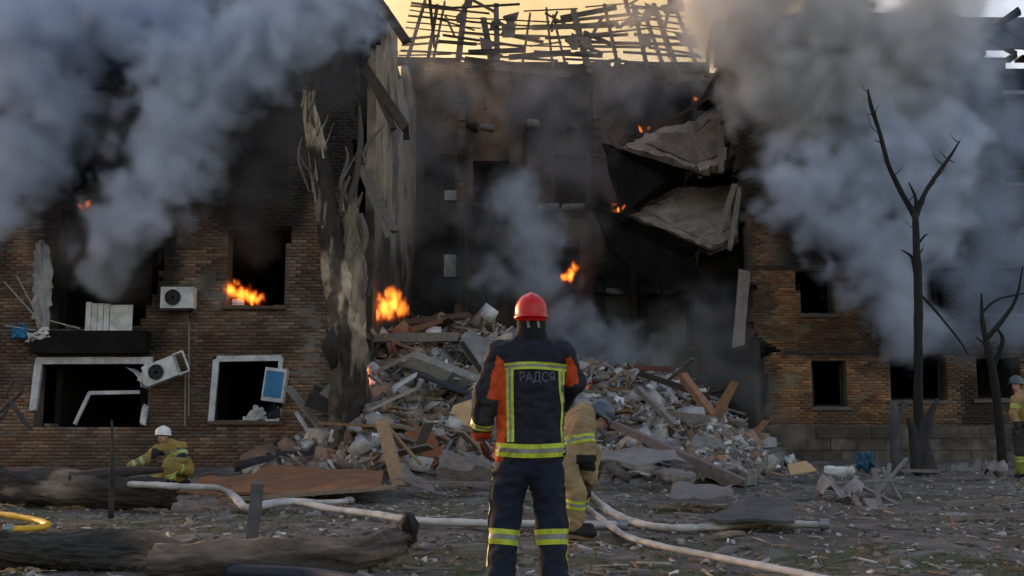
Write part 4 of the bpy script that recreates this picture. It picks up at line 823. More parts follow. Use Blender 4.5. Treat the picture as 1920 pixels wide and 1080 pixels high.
T2 = thing('dead_tree', 'slender black forked dead tree standing before the smoke at right', 'tree', U(1724, 885, 24))
BK = dict(mat=M('bark'), c0=(.022, .02, .019), c1=(.03, .03, .03))
for nm, p, r in (('trunk', [(1726, 890), (1722, 760), (1721, 620), (1720, 500), (1716, 400)], [.13, .1, .095, .09, .075]), ('limb', [(1716, 405), (1690, 360), (1666, 310), (1650, 250), (1632, 195), (1627, 166)], [.075, .06, .055, .05, .04, .015]),
                 ('limb', [(1718, 405), (1730, 370), (1755, 330), (1780, 295), (1800, 263)], [.065, .055, .045, .035, .015]), ('branch', [(1717, 400), (1716, 370), (1704, 342)], [.04, .035, .015]), ('branch', [(1718, 520), (1712, 488), (1706, 478), (1690, 468)], [.05, .045, .03, .012]),
                 ('branch', [(1720, 460), (1734, 442), (1740, 440)], [.03, .02, .01]), ('branch', [(1650, 250), (1642, 212), (1648, 196)], [.015, .012, .006]), ('branch', [(1655, 270), (1640, 262)], [.02, .008]), ('branch', [(1752, 338), (1745, 328)], [.015, .006]), ('branch', [(1780, 300), (1790, 306)], [.015, .008]), ('branch', [(1716, 372), (1730, 384), (1735, 370)], [.018, .014, .006]),
                 ('branch', [(1720, 545), (1760, 590), (1800, 640), (1815, 665)], [.03, .025, .02, .012]), ('branch', [(1636, 215), (1626, 214)], [.015, .006])):
    limb(nm, [U(x, y, 24 - .05 * i) for i, (x, y) in enumerate(p)], r, T2, seg=9, n=6, jit=.3, **BK)
    if nm != 'branch':
        for k in range(7 if nm == 'limb' else 5):
            i = random.randrange(1, len(p)); t = random.random(); x = p[i - 1][0] + (p[i][0] - p[i - 1][0]) * t; y = p[i - 1][1] + (p[i][1] - p[i - 1][1]) * t; sx = random.choice((-1, 1)); L = random.uniform(8, 26)
            if y < 560: limb('twig', [U(x, y, 24), U(x + sx * L * .6, y - L * .5, 23.9), U(x + sx * L, y - L * random.uniform(.8, 1.5), 23.9)], [.014, .009, .004], T2, seg=5, n=3, jit=.1, **BK)
T3 = thing('dead_tree', 'crooked thin dead tree at the right edge beside the far firefighter', 'tree', U(1878, 862, 23))
for nm, p, r in (('trunk', [(1880, 868), (1872, 780), (1862, 700), (1850, 640)], [.11, .09, .085, .08]), ('limb', [(1850, 645), (1842, 600), (1840, 550)], [.06, .05, .02]), ('limb', [(1850, 635), (1880, 600), (1905, 560), (1918, 500)], [.06, .05, .035, .015]), ('branch', [(1842, 585), (1870, 562), (1920, 550)], [.03, .025, .015]), ('branch', [(1852, 650), (1830, 632)], [.03, .015]), ('branch', [(1862, 690), (1880, 640), (1870, 615)], [.05, .05, .02])):
    limb(nm, [U(x, y, 23 - .05 * i) for i, (x, y) in enumerate(p)], r, T3, seg=9, n=6, jit=.2, **BK)
T4 = thing('tree_stump', 'split grey stump with two prongs at the foot of the slender dead tree', 'stump', U(1700, 880, 23.2))
for p, r in (([(1682, 890), (1680, 830), (1678, 790), (1676, 755)], [.14, .1, .09, .07]), ([(1678, 800), (1690, 770), (1698, 755), (1690, 752)], [.08, .07, .05, .02]), ([(1735, 890), (1730, 830), (1738, 790), (1758, 748)], [.25, .17, .12, .04]), ([(1725, 885), (1716, 820), (1704, 785)], [.2, .13, .05]), ([(1745, 885), (1732, 820)], [.12, .1])):
    limb('prong', [U(x, y, 23.2 - .05 * i) for i, (x, y) in enumerate(p)], r, T4, M('bark'), 10, 6, .3, None, c0=(.09, .085, .09) if p[0][0] < 1700 else (.045, .042, .045))
# logs on the ground
def gpt(px, py, z): p = G(px, py, z); return Vector((p.x, p.y, z))
def logend(v): return sstep(-5.2, -6.0, v[:, 0]) * .8 * sstep(.42, .58, fbm(v[:, 0] * 1.5, v[:, 2] * 3 + v[:, 1], 1, 151))
LG = thing('fallen_log', 'thick fallen log with pale stripped end, farther of the two at left', 'log', gpt(160, 950, 0))
y0 = gpt(160, 952, 0).y
limb('log', [Vector((-8.2, y0 + .9, .3)), Vector((-6.6, y0 + .5, .25)), Vector((-5.2, y0 + .2, .2)), Vector((-4.35, y0, .17))], [.24, .23, .21, .15], LG, M('logbark'), 64, 30, .35, logend, c0=(.05, .042, .036), c1=(.33, .25, .19), ridge=.13, rf=6, jag=.02)
limb('branch_stub', [Vector((-5.7, y0 + .2, .34)), Vector((-5.1, y0 + .15, .44)), Vector((-4.5, y0 + .1, .47))], [.1, .07, .03], LG, M('logbark'), 10, 6, .3, None, c0=(.06, .045, .04), ridge=.12)
y1 = gpt(140, 1062, 0).y
LG2 = thing('fallen_log', 'rough dark-barked log nearest the camera at lower left', 'log', (-3.2, y1, 0))
limb('log', [Vector((-4.6, y1 + .25, .12)), Vector((-3.6, y1 + .1, .12)), Vector((-2.75, y1 - .02, .12)), Vector((-2.35, y1 - .08, .09))], [.125, .135, .13, .07], LG2, M('logbark'), 72, 34, .5, lambda v: sstep(-2.9, -2.6, v[:, 0] + (fbm(v[:, 1] * 5, v[:, 2] * 5, 1, 152) - .5) * .5), c0=(.055, .05, .045), c1=(.2, .145, .11), jag=.1, ridge=.16, rf=7)
SP = thing('split_timber', 'long split tree limb ending in a dark knot left of the firefighter', 'log', gpt(520, 1050, 0))
q = [gpt(285, 1062, .08), gpt(420, 1056, .1), gpt(560, 1046, .11), gpt(680, 1034, .13), gpt(748, 1012, .16), gpt(768, 985, .22)]
limb('log', q, [.11, .13, .12, .1, .08, .07], SP, M('logbark'), 48, 20, .5, lambda v: .75 * sstep(.35, .55, fbm(v[:, 0] * 2, v[:, 2] * 8, 1, 153)), c0=(.075, .06, .05), c1=(.2, .15, .115), ridge=.16, rf=4)
limb('knot', [gpt(752, 1020, .12), gpt(762, 1000, .2), gpt(768, 978, .3)], [.07, .1, .06], SP, M('logbark'), 12, 6, .5, None, c0=(.04, .033, .028), jag=.05)
o = mk('black_pipe', *tubev(spline([gpt(430, 1072, .06), gpt(520, 1076, .06), gpt(600, 1082, .05), gpt(700, 1100, .05)], 6), .055, 12), M('bluedark'), smooth=True); tag(o, 'dark pipe lying along the bottom edge left of the firefighter', 'pipe')
bar2('short_post', gpt(470, 1042, 0), gpt(470, 1042, 0) + Vector((.04, 0, .58)), .085, .07, (.1, .095, .1), D, 'grey square post standing upright in the ground at lower left', 'post', up=(0, 1, 0))
o = mk('sapling_stem', *tubev(spline([gpt(208, 972, 0), gpt(208, 972, 0) + Vector((-.01, 0, .5)), gpt(208, 972, 0) + Vector((-.04, 0, 1.1))], 5), lin([.035, .03, .012], 5, 3), 8), M('char'), smooth=True); tag(o, 'thin bare sapling stem standing before the kneeling firefighter', 'sapling')
LT = thing('low_timber', 'dark log lying against the wall behind the big rust-brown board', 'log', U(540, 875, 23))
limb('log', [U(440, 876, 22.6), U(530, 862, 23), U(632, 858, 23.2)], [.1, .16, .18], LT, M('logbark'), 14, 8, .3, None, c0=(.04, .036, .036))
sheet('dark_rags', [U(478, 868, 23.4), U(560, 852, 23.4), U(590, 826, 24), U(520, 832, 24)], .06, M('bluedark'), 'dark rags piled against the wall below the smaller window', 'cloth', .15, seed=34, crumple=.12, nn=12)
sheet('white_rag', [U(560, 838, 23.6), U(598, 832, 23.5), U(600, 810, 23.9), U(572, 815, 24)], .05, M('white'), 'crumpled whitish rag under the leaning grey plank', 'cloth', .12, seed=35, crumple=.1, nn=10)
BS = thing('bent_branch', 'hooked bare branch at the left edge below the wide window', 'branch', U(10, 760, 22))
for p in ([(0, 772), (20, 752), (40, 735), (38, 722), (25, 715), (8, 748)], [(20, 752), (45, 790), (60, 806)], [(0, 786), (20, 760)]): limb('twig', [U(x, y, 22) for x, y in p], [.045] * (len(p) - 1) + [.015], BS, M('bark'), 7, 5, .2, None, c0=(.07, .06, .055))

# ------------------------------------------------------------------ fittings on the left wing
def frame(parent, name, pts, w_, mat, closed=True, depth=.1, Y=YL - .05):
    o = bpy.data.objects.new(name, None); C.objects.link(o); setpar(o, parent); n = len(pts)
    for i in range(n if closed else n - 1):
        a = pts[i]; b = pts[(i + 1) % n]; bar2('frame_bar', U(*a, Y), U(*b, Y), w_, depth, (.5, .5, .5), mat, None, None, parent=o, up=(0, 1, 0), n=4)
    return o
W = M('whitepaint')
frame(LW, 'window', [(62, 770), (74, 676), (284, 676)], .17, W, False); frame(LW, 'window', [(268, 795), (274, 760)], .14, W, False)
frame(LW, 'window', [(140, 796), (168, 737), (262, 735)], .09, W, False, .06, YL + .15)
frame(LW, 'window', [(396, 792), (406, 673), (530, 671)], .14, W, False); frame(LW, 'window', [(525, 700), (527, 672)], .1, W, False); frame(LW, 'window', [(500, 786), (523, 786), (525, 765)], .09, W, False)
bar2('curtain_strip', U(243, 690, YL + .1), U(272, 728, YL - .1), .2, .03, (.5, .5, .5), W, None, None, parent=LW, bend=.1)
for (a, b, y) in ((398, 528, 793), (424, 530, 577)): p = U(a - 6, y, YL); q_ = U(b + 6, y, YL); slab(LW, 'window_sill', (p.x, YL - .12, p.z - .04), (q_.x, YL + .2, p.z + .04), M('mortar'), (.1, .07, .05))
p = U(66, 664, YL); q_ = U(282, 622, YL); slab(LW, 'balcony_slab', (p.x, YL - .35, p.z), (q_.x, YL + .0, q_.z), M('soot'))
vv = [(66, 455), (82, 450), (94, 470), (98, 520), (95, 560), (92, 612), (70, 616), (62, 590), (60, 540), (64, 500)]
polyslab('plaster_strip', [U(x, y, YL - .03) for x, y in vv], Vector((0, -1, 0)), .025, M('plaster'), None, None, parent=LW, col=(.4, .4, .38))
def rad_(px0, py0, px1, py1):
    o = thing('ribbed_panel', 'pale ribbed metal panel standing on the ledge of the upper wide opening', 'panel', U(205, 624, YL - .3)); n = 4; a = U(px0, py1, YL - .28); b = U(px1, py0, YL - .28); wd = (b.x - a.x)
    for k in range(n): xa = a.x + wd * .13 * k; MB().box((xa, YL - .32, a.z), (xa + wd * .115, YL - .25, b.z + random.uniform(-.04, .02))).build('rib', M('white'), o)
    MB().box((a.x + wd * .52, YL - .31, a.z + .04), (b.x, YL - .27, b.z - .05)).build('sheet', M('white'), o)
rad_(160, 568, 250, 624)
def ac(label, px, py, wd, ht, dp, rot, Y, split=False):
    c = U(px, py, Y); o = thing('air_conditioner', label, 'air conditioner', c); o.rotation_euler = (0, rot, 0)
    def part(name, mb, mat): q = mb.build(name, mat); q.parent = o; return q
    cs = part('casing', MB().box((-wd / 2, -dp / 2, -ht / 2), (wd / 2, dp / 2, ht / 2)), M('white')); bv = cs.modifiers.new('bevel', 'BEVEL'); bv.width = .015; bv.segments = 2
    r = ht * .4; cx = -wd * .12; n = 28; mb = MB()
    for (ra, rb, y) in ((0, r * .98, -dp / 2 - .004),):
        v = [(cx, y, 0)] + [(cx + rb * math.cos(2 * math.pi * k / n), y, rb * math.sin(2 * math.pi * k / n)) for k in range(n)]; mb.add(v, [(0, k + 1, (k + 1) % n + 1) for k in range(n)])
    part('fan_opening', mb, M('dark'))
    mb = MB(); mb.tube([(cx + r * math.cos(2 * math.pi * k / n), -dp / 2 - .012, r * math.sin(2 * math.pi * k / n)) for k in range(n + 1)], .014, 6, caps=False)
    part('fan_ring', mb, M('whitepaint')); mb = MB()
    for k in range(6): a = k * math.pi / 3; mb.bar((cx, -dp / 2 - .008, 0), (cx + r * .95 * math.cos(a), -dp / 2 - .008, r * .95 * math.sin(a)), .004, .05, (1, 1, 1), roll=0)
    part('fan_blades', mb, M('rubber'))
    if split:
        fr = MB()
        for (a, b) in (((wd * .5 + .02, -dp / 2, -ht / 2), (wd * .5 + .27, -dp / 2, -ht / 2)), ((wd * .5 + .27, -dp / 2, -ht / 2), (wd * .5 + .27, -dp / 2, ht / 2)), ((wd * .5 + .27, -dp / 2, ht / 2), (wd * .5 + .02, -dp / 2, ht / 2))): fr.bar(a, b, .04, .04)
        part('side_frame', fr, M('white'))
    else: part('bracket', MB().bar((-wd * .4, 0, -ht / 2 - .03), (wd * .4, 0, -ht / 2 - .03), dp, .04).bar((-wd * .3, dp / 2, -ht / 2 - .05), (-wd * .3, dp / 2, -ht / 2 - .3), .04, .04).bar((wd * .3, dp / 2, -ht / 2 - .05), (wd * .3, dp / 2, -ht / 2 - .3), .04, .04), M('rubber'))
    return o
ac('battered white air conditioner fixed to the wall left of the burning window', 335, 559, .8, .52, .3, 0, YL - .28)
ac('torn-off white air conditioner hanging tilted at the corner of the wide window', 303, 696, .78, .5, .28, -.38, YL - .45, True)
sheet('torn_casing', [U(258, 712, YL - .35), U(280, 728, YL - .4), U(290, 690, YL - .45), U(272, 680, YL - .4)], .06, M('white'), 'crumpled white metal plate beside the torn-off air conditioner', 'plate', .05, seed=36, crumple=.05)
bb = thing('blue_box', 'bright blue appliance box hanging at the right of the smaller window', 'appliance', U(516, 722, YL - .3)); bb.rotation_euler = (0, .12, 0)
for nm, a, b, mt in (('casing', (-.26, -.14, -.4), (.26, .14, .4), 'white'), ('blue_front', (-.22, -.155, -.3), (.2, -.145, .33), 'blue')):
    q_ = MB().box(a, b).build(nm, M(mt)); q_.parent = bb
sheet('dark_cloth', [U(500, 786, YL - .1), U(526, 784, YL - .12), U(524, 752, YL - .14), U(505, 752, YL - .12)], .04, M('bluedark'), 'dark cloth hanging under the blue appliance box', 'cloth', .06, seed=37, nn=6)
sheet('white_curtain', [U(455, 788, YL + .1), U(500, 788, YL + .1), U(496, 768, YL + .2), U(478, 758, YL + .2)], .04, M('white'), 'crumpled white curtain on the sill of the smaller window', 'cloth', .1, seed=38, crumple=.08)
sheet('pale_cushion', [U(434, 572, YL + .1), U(458, 574, YL + .1), U(456, 562, YL + .15), U(436, 560, YL + .15)], .08, M('white'), 'small pale bundle on the sill of the burning window', 'bundle', .03, seed=39)
bs = thing('balcony_scrap', 'tangle of sticks and pale rags with a blue bag on the left ledge', 'scrap', U(60, 630, YL - .3))
for (a, b) in (((8, 528), (90, 620)), ((32, 518), (70, 590)), ((90, 600), (150, 616)), ((10, 610), (120, 628)), ((60, 640), (82, 610)), ((70, 556), (72, 610)), ((84, 560), (86, 612))): bar2('stick', U(*a, YL - .35), U(*b, YL - .25), .04, .03, (.3, .28, .26), D, None, None, parent=bs)
sheet('rag', [U(46, 640, YL - .4), U(92, 632, YL - .4), U(90, 612, YL - .3), U(60, 618, YL - .3)], .05, M('white'), None, None, .12, seed=40, crumple=.1, parent=bs); sheet('blue_bag', [U(20, 632, YL - .4), U(52, 630, YL - .4), U(48, 608, YL - .3), U(25, 610, YL - .3)], .1, M('blue'), None, None, .1, seed=41, crumple=.08, parent=bs)
for (a, b) in (((355, 540), (354, 780)), ((348, 700), (347, 800))): bar2('drain_pipe', U(*a, YL - .06), U(*b, YL - .06), .04, .04, (.2, .16, .13), D, None, None, parent=LW)

# ------------------------------------------------------------------ hoses
def hose(pts, r, label, mat='hose', flat=.68, couple=True, name='fire_hose'):
    P = spline([gpt(x, y, z) for x, y, z in pts], 10); P = [Vector((p.x, p.y, max(p.z, hz(p.x, p.y) + r * .7))) for p in P]
    o = thing(name, label, 'hose', P[0]); q = mk('hose', *tubev(P, [r * (1 + .06 * math.sin(i * .9) + .05 * math.sin(i * 2.3)) for i in range(len(P))], 14, True, .1, flat), M(mat), o, smooth=True)
    if couple: mk('coupling', *tubev([P[-1], P[-1] + (P[-1] - P[-2]).normalized() * .09], r * 1.15, 14), M('metal'), o, smooth=False)
    return o
hose([(245, 908, .3), (300, 910, .3), (345, 913, .28), (405, 915, .22), (440, 932, .1), (463, 952, .05), (520, 945, .06), (560, 942, .07), (620, 954, .05), (700, 964, .05), (780, 976, .05), (900, 981, .05), (1000, 983, .05), (1160, 985, .05)], .06, 'long white fire hose snaking across the yard from the kneeling firefighter')
hose([(480, 946, .05), (540, 938, .07), (600, 942, .06), (650, 940, .05)], .05, 'short white hose end doubled beside the long one at left')
hose([(1098, 922, .35), (1115, 938, .2), (1150, 962, .06), (1200, 982, .05), (1260, 990, .05), (1340, 988, .05), (1420, 981, .05), (1538, 984, .05)], .055, 'thick pale hose running right from the bent-over firefighter, its end loose')
hose([(1096, 948, .2), (1130, 975, .05), (1170, 1003, .05), (1230, 1022, .05), (1320, 1040, .04), (1420, 1060, .04), (1520, 1080, .04), (1600, 1098, .04)], .04, 'thinner pale hose curving towards the lower right corner')
hose([(-30, 960, .1), (30, 968, .08), (70, 976, .06), (88, 984, .05), (70, 990, .05), (25, 992, .05)], .045, 'bright yellow hose doubled back at the left edge', 'yellowhose')
# ------------------------------------------------------------------ people: smooth-blended bodies meshed by surface nets
def nets(f, lo, hi, h):
    lo = np.array(lo, float); hi = np.array(hi, float); n = np.ceil((hi - lo) / h).astype(int) + 1
    g = [lo[i] + np.arange(n[i]) * h for i in range(3)]; X, Y, Z = np.meshgrid(*g, indexing='ij'); D_ = f(np.stack([X, Y, Z], -1).reshape(-1, 3)).reshape(n); S = D_ < 0
    acc = np.zeros((*(n - 1), 3)); cnt = np.zeros(n - 1); quads = []
    for axn in range(3):
        sl0 = [slice(None)] * 3; sl1 = [slice(None)] * 3; sl0[axn] = slice(0, -1); sl1[axn] = slice(1, None)
        ch = S[tuple(sl0)] != S[tuple(sl1)]; I = np.argwhere(ch)
        d0 = D_[tuple(I.T)]; J = I.copy(); J[:, axn] += 1; d1 = D_[tuple(J.T)]; t = d0 / (d0 - d1 + 1e-12)
        P = lo + I * h; P[:, axn] += t * h; b, c = [(1, 2), (2, 0), (0, 1)][axn]; cells = []
        for (ob, oc) in ((0, 0), (-1, 0), (-1, -1), (0, -1)):
            K = I.copy(); K[:, b] += ob; K[:, c] += oc; cells.append(K)
        ok = np.all([np.all((K >= 0) & (K < n - 1), 1) for K in cells], 0)
        for K in cells: K_ = K[ok]; np.add.at(acc, tuple(K_.T), P[ok]); np.add.at(cnt, tuple(K_.T), 1)
        q = np.stack([np.ravel_multi_index(K[ok].T, n - 1) for K in cells], 1); s = S[tuple(I[ok].T)]; q[~s] = q[~s][:, ::-1]; quads.append(q)
    q = np.vstack(quads); u, inv = np.unique(q.ravel(), return_inverse=True); V = acc.reshape(-1, 3)[u] / cnt.reshape(-1)[u][:, None]
    return V, inv.reshape(-1, 4)
def A3(v): return np.array(tuple(v), float)
def rc(P, a, b, r1, r2=None):
    a = A3(a); b = A3(b); r2 = r1 if r2 is None else r2; d = b - a; t = np.clip(((P - a) @ d) / (d @ d + 1e-12), 0, 1); return np.linalg.norm(P - a - t[:, None] * d, axis=1) - (r1 + (r2 - r1) * t)
def ell(P, c, r, B=None):
    q = P - A3(c)
    if B is not None: q = q @ B
    r = np.array(r); k0 = np.linalg.norm(q / r, axis=1); k1 = np.linalg.norm(q / (r * r), axis=1) + 1e-9; return k0 * (k0 - 1) / k1
def smin(a, b, k): h = np.clip(.5 + .5 * (b - a) / k, 0, 1); return b + (a - b) * h - k * h * (1 - h)
def frameof(up, fwd):                    # columns: right, forward, up
    u = Vector(up).normalized(); f = (Vector(fwd) - u * Vector(fwd).dot(u)).normalized(); r = f.cross(u); return np.array([tuple(r), tuple(f), tuple(u)]).T
def sdfobj(name, f, pts, pad, h, mat, parent, col, folds=0.0, fs=14.0, smooth=True):
    P = np.array([tuple(p) for p in pts]); V, Q = nets(f, P.min(0) - pad, P.max(0) + pad, h)
    if folds:
        me = newmesh('tmp', V, Q); N_ = np.zeros(len(V) * 3); me.vertices.foreach_get('normal', N_); N_ = N_.reshape(-1, 3); bpy.data.meshes.remove(me)
        d = np.array([mnoise.noise(Vector((p[0] * fs, p[1] * fs, p[2] * fs * .55))) + .6 * (1 - abs(mnoise.noise(Vector((p[0] * fs * .8 + 5, p[1] * fs * .8, p[2] * fs * 1.3)))) * 2.2) for p in V]); V = V + N_ * (d * folds)[:, None]
    c = col(V) if callable(col) else np.tile(col, (len(V), 1))
    o = mk(name, V, Q, mat, parent, col=c, smooth=smooth); bv = BVHTree.FromPolygons([tuple(v) for v in V], [tuple(int(i) for i in q) for q in Q]); return o, bv
def laytape(name, v, f, mi, parent):
    """the largest connected run of tape faces becomes the part"""
    if not f: return
    par = list(range(len(v)))
    def find(a):
        while par[a] != a: par[a] = par[par[a]]; a = par[a]
        return a
    for q in f:
        for b in q[1:]: par[find(b)] = find(q[0])
    cnt = {}
    for q in f: cnt[find(q[0])] = cnt.get(find(q[0]), 0) + 1
    best = max(cnt, key=cnt.get); kp = [i for i, q in enumerate(f) if find(q[0]) == best]; us = sorted({i for k in kp for i in f[k]}); ix = {a: i for i, a in enumerate(us)}
    mk(name, np.array([tuple(v[i]) for i in us]), [tuple(ix[i] for i in f[k]) for k in kp], [M('hiviz'), M('silver')], parent, mi=[mi[k] for k in kp])
def band(bvh, c, axis, half, parent, name='reflective_band', nseg=40, rmax=.4, side=None, tones=(0, 1, 0)):
    ax_ = Vector(axis).normalized(); x = ax_.orthogonal().normalized(); y = ax_.cross(x); rows = len(tones) * 2 + 1; ts = []
    for k in range(len(tones)): ts += [-1 + 2 * k / len(tones), -1 + 2 * (k + 1) / len(tones) - 1e-3]
    v = []; good = {}; n = len(ts)
    for j, t in enumerate(ts):
        o = Vector(c) + ax_ * (t * half)
        for k in range(nseg):
            a = 2 * math.pi * k / nseg; d = x * math.cos(a) + y * math.sin(a); hit = bvh.ray_cast(o, d, rmax); p = hit[0] if hit[0] is not None else None
            good[j, k] = p is not None; v.append((p + d * .005) if p is not None else o)
    f = []; mi = []
    for j in range(n - 1):
        for k in range(nseg):
            k2 = (k + 1) % nseg
            if all(good[q] for q in ((j, k), (j, k2), (j + 1, k2), (j + 1, k))) and (v[j * nseg + k] - v[j * nseg + k2]).length < .3: f.append((j * nseg + k, j * nseg + k2, (j + 1) * nseg + k2, (j + 1) * nseg + k)); mi.append(tones[j // 2] if j % 2 == 0 else 0)
    laytape(name, v, f, mi, parent)
def strip(bvh, pts, half, d, parent, name, tones=(0, 1, 0), sub=14, side=None):
    """a tape laid on cloth: pts are centre points in front of the surface, projected along d"""
    P = spline(pts, sub); d = Vector(d).normalized(); v = []; ok = []; ts = np.linspace(-1, 1, len(tones) + 1)
    for i, p in enumerate(P):
        tg = (P[min(i + 1, len(P) - 1)] - P[max(i - 1, 0)]).normalized(); s = tg.cross(d).normalized() if side is None else Vector(side)
        for t in ts:
            hit = bvh.ray_cast(p + s * (half * t), d, 1.2); ok.append(hit[0] is not None); v.append((hit[0] - d * .006) if hit[0] is not None else p)
    m = len(ts); f = []; mi = []
    for i in range(len(P) - 1):
        for k in range(m - 1):
            q = (i * m + k, i * m + k + 1, (i + 1) * m + k + 1, (i + 1) * m + k)
            if all(ok[j] for j in q) and max((v[q[0]] - v[j]).length for j in q) < .15: f.append(q); mi.append(tones[k])
    laytape(name, v, f, mi, parent)
def hand(parent, wr, ha, palm, mat, col, curl=.5, s=1.0, thumb=1):
    """palm and five bent fingers; palm = direction the palm faces"""
    d = (Vector(ha) - Vector(wr)).normalized(); pn = (Vector(palm) - d * Vector(palm).dot(d)).normalized(); sd = d.cross(pn) * thumb; c0 = Vector(wr); segs = []
    for k, (o, L) in enumerate(((.033, .075), (.011, .085), (-.011, .08), (-.032, .062))):
        b = c0 + d * (.1 * s) + sd * (o * s); dd = d.copy(); p = b
        for q in range(3):
            ang = curl * (.6 + .3 * q); dd = (dd * math.cos(ang) + pn * math.sin(ang)).normalized(); e = p + dd * (L * s * (.45, .32, .26)[q]); segs.append((p, e, .0105 * s * (1 - .1 * q), .0098 * s * (1 - .1 * q))); p = e
            pn2 = pn
    b = c0 + d * (.035 * s) + sd * (.038 * s); p = b; dd = (d * .6 + sd * .75 + pn * .25).normalized()
    for q in range(2): e = p + dd * (.042 * s); segs.append((p, e, .0135 * s, .012 * s)); p = e; dd = (dd + d * .5 + pn * .4).normalized()
    B = np.array([tuple(sd), tuple(pn), tuple(d)]).T
    def f(P):
        r = ell(P, c0 + d * (.055 * s), np.array((.046, .021, .065)) * s, B); r = smin(r, rc(P, c0 - d * .03, c0 + d * .02, .03 * s), .02)
        fi = np.full(len(P), 9.)
        for a, e, r1, r2 in segs: fi = np.minimum(fi, rc(P, a, e, r1, r2))
        return smin(r, fi, .008)
    return sdfobj('hand', f, [wr] + [s_[1] for s_ in segs], .05, .005, mat, parent, col)[0]
def head(parent, c, up, fwd, skin=(.42, .24, .17), hair=(.03, .022, .018)):
    B = frameof(up, fwd); r, f_, u = [Vector(B[:, i]) for i in range(3)]; c = Vector(c)
    def f(P):
        d = ell(P, c + u * .02, (.075, .092, .1), B); d = smin(d, ell(P, c - u * .05 + f_ * .025, (.055, .065, .065), B), .03); d = smin(d, rc(P, c + f_ * .088 + u * .01, c + f_ * .11 - u * .022, .009, .014), .012)
        for s in (-1, 1): d = smin(d, ell(P, c + r * (.076 * s) - f_ * .005, (.01, .02, .03), B), .008); d = np.maximum(d, -ell(P, c + f_ * .094 + r * (.031 * s) + u * .018, (.018, .012, .011), B)); d = smin(d, ell(P, c + f_ * .078 + r * (.031 * s) + u * .016, (.014, .013, .01), B), .003)
        d = smin(d, ell(P, c + f_ * .084 - u * .055, (.024, .01, .006), B), .006); return smin(d, rc(P, c - u * .06 - f_ * .02, c - u * .2 - f_ * .03, .055, .06), .03)
    def col(V):
        q = (V - A3(c)) @ B; o = np.tile(skin, (len(V), 1)).astype(float); hr = (q[:, 2] > .06) | ((q[:, 1] < -.02) & (q[:, 2] > -.05)); o[hr] = hair
        for s in (-1, 1): e = np.hypot(q[:, 0] - .031 * s, q[:, 2] - .017) < .011; o[e & (q[:, 1] > .06)] = (.05, .035, .03); bw = (np.abs(q[:, 0] - .031 * s) < .02) & (np.abs(q[:, 2] - .037) < .005) & (q[:, 1] > .05); o[bw] = hair
        lp = (np.abs(q[:, 0]) < .025) & (np.abs(q[:, 2] + .055) < .007) & (q[:, 1] > .07); o[lp] = (.33, .12, .1); return o
    return sdfobj('head', f, [c + u * .13, c - u * .22, c + r * .1, c - r * .1, c + f_ * .13, c - f_ * .12], .02, .0065, M('skin'), parent, col)[0]
def helmet(parent, c, up, fwd, rad, mat, crest=True, vis=False):
    B = frameof(up, fwd); r, f_, u = [Vector(B[:, i]) for i in range(3)]; c = Vector(c); rx, ry, rz = rad
    def f(P):
        q = (P - A3(c)) @ B; q2 = q.copy(); q2[:, 2] = np.where(q[:, 2] > rz * .3, q[:, 2] - rz * .3, np.minimum(q[:, 2], 0)); E_ = np.array((rx, ry, rz * .72)); k0 = np.linalg.norm(q2 / E_, axis=1); d = k0 * (k0 - 1) / (np.linalg.norm(q2 / E_ ** 2, axis=1) + 1e-9)
        brim = np.maximum(ell(P, c, (rx * 1.07, ry * 1.14, rz * 1.05), B), np.abs(q[:, 2] + .004) - .008); d = smin(d, brim, .012)
        if crest: d = smin(d, np.maximum(ell(P, c + u * .012, (rx * .13, ry * .99, rz * 1.0), B), -q[:, 2]), .018)
        d = np.maximum(d, -q[:, 2] - .02 + .02 * np.clip(q[:, 1] / ry, -1, 1)); return np.maximum(d, -ell(P, c - u * .02, (rx * .9, ry * .9, rz * .86), B))
    o, b = sdfobj('helmet', f, [c + u * rz * 1.1, c - u * .05, c + r * rx * 1.15, c - r * rx * 1.15, c + f_ * ry * 1.2, c - f_ * ry * 1.2], .02, .006, mat, parent, (1, 1, 1))
    return o
def boot(parent, an, toe, col=(.02, .02, .02)):
    a = Vector(an); t = Vector(toe); d = (t - a); d.z = 0; d.normalize(); g = min(a.z, t.z) - .09
    def f(P):
        r = rc(P, a + Vector((0, 0, .16)), a, .068, .062); r = smin(r, rc(P, Vector((a.x, a.y, g + .05)) - d * .03, Vector((t.x, t.y, g + .05)), .055, .05), .04); return np.maximum(r, g - P[:, 2])
    return sdfobj('boot', f, [a + Vector((0, 0, .2)), Vector((a.x, a.y, g)) - d * .06, Vector((t.x, t.y, g)) + d * .05], .07, .009, M('cloth'), parent, col)[0]
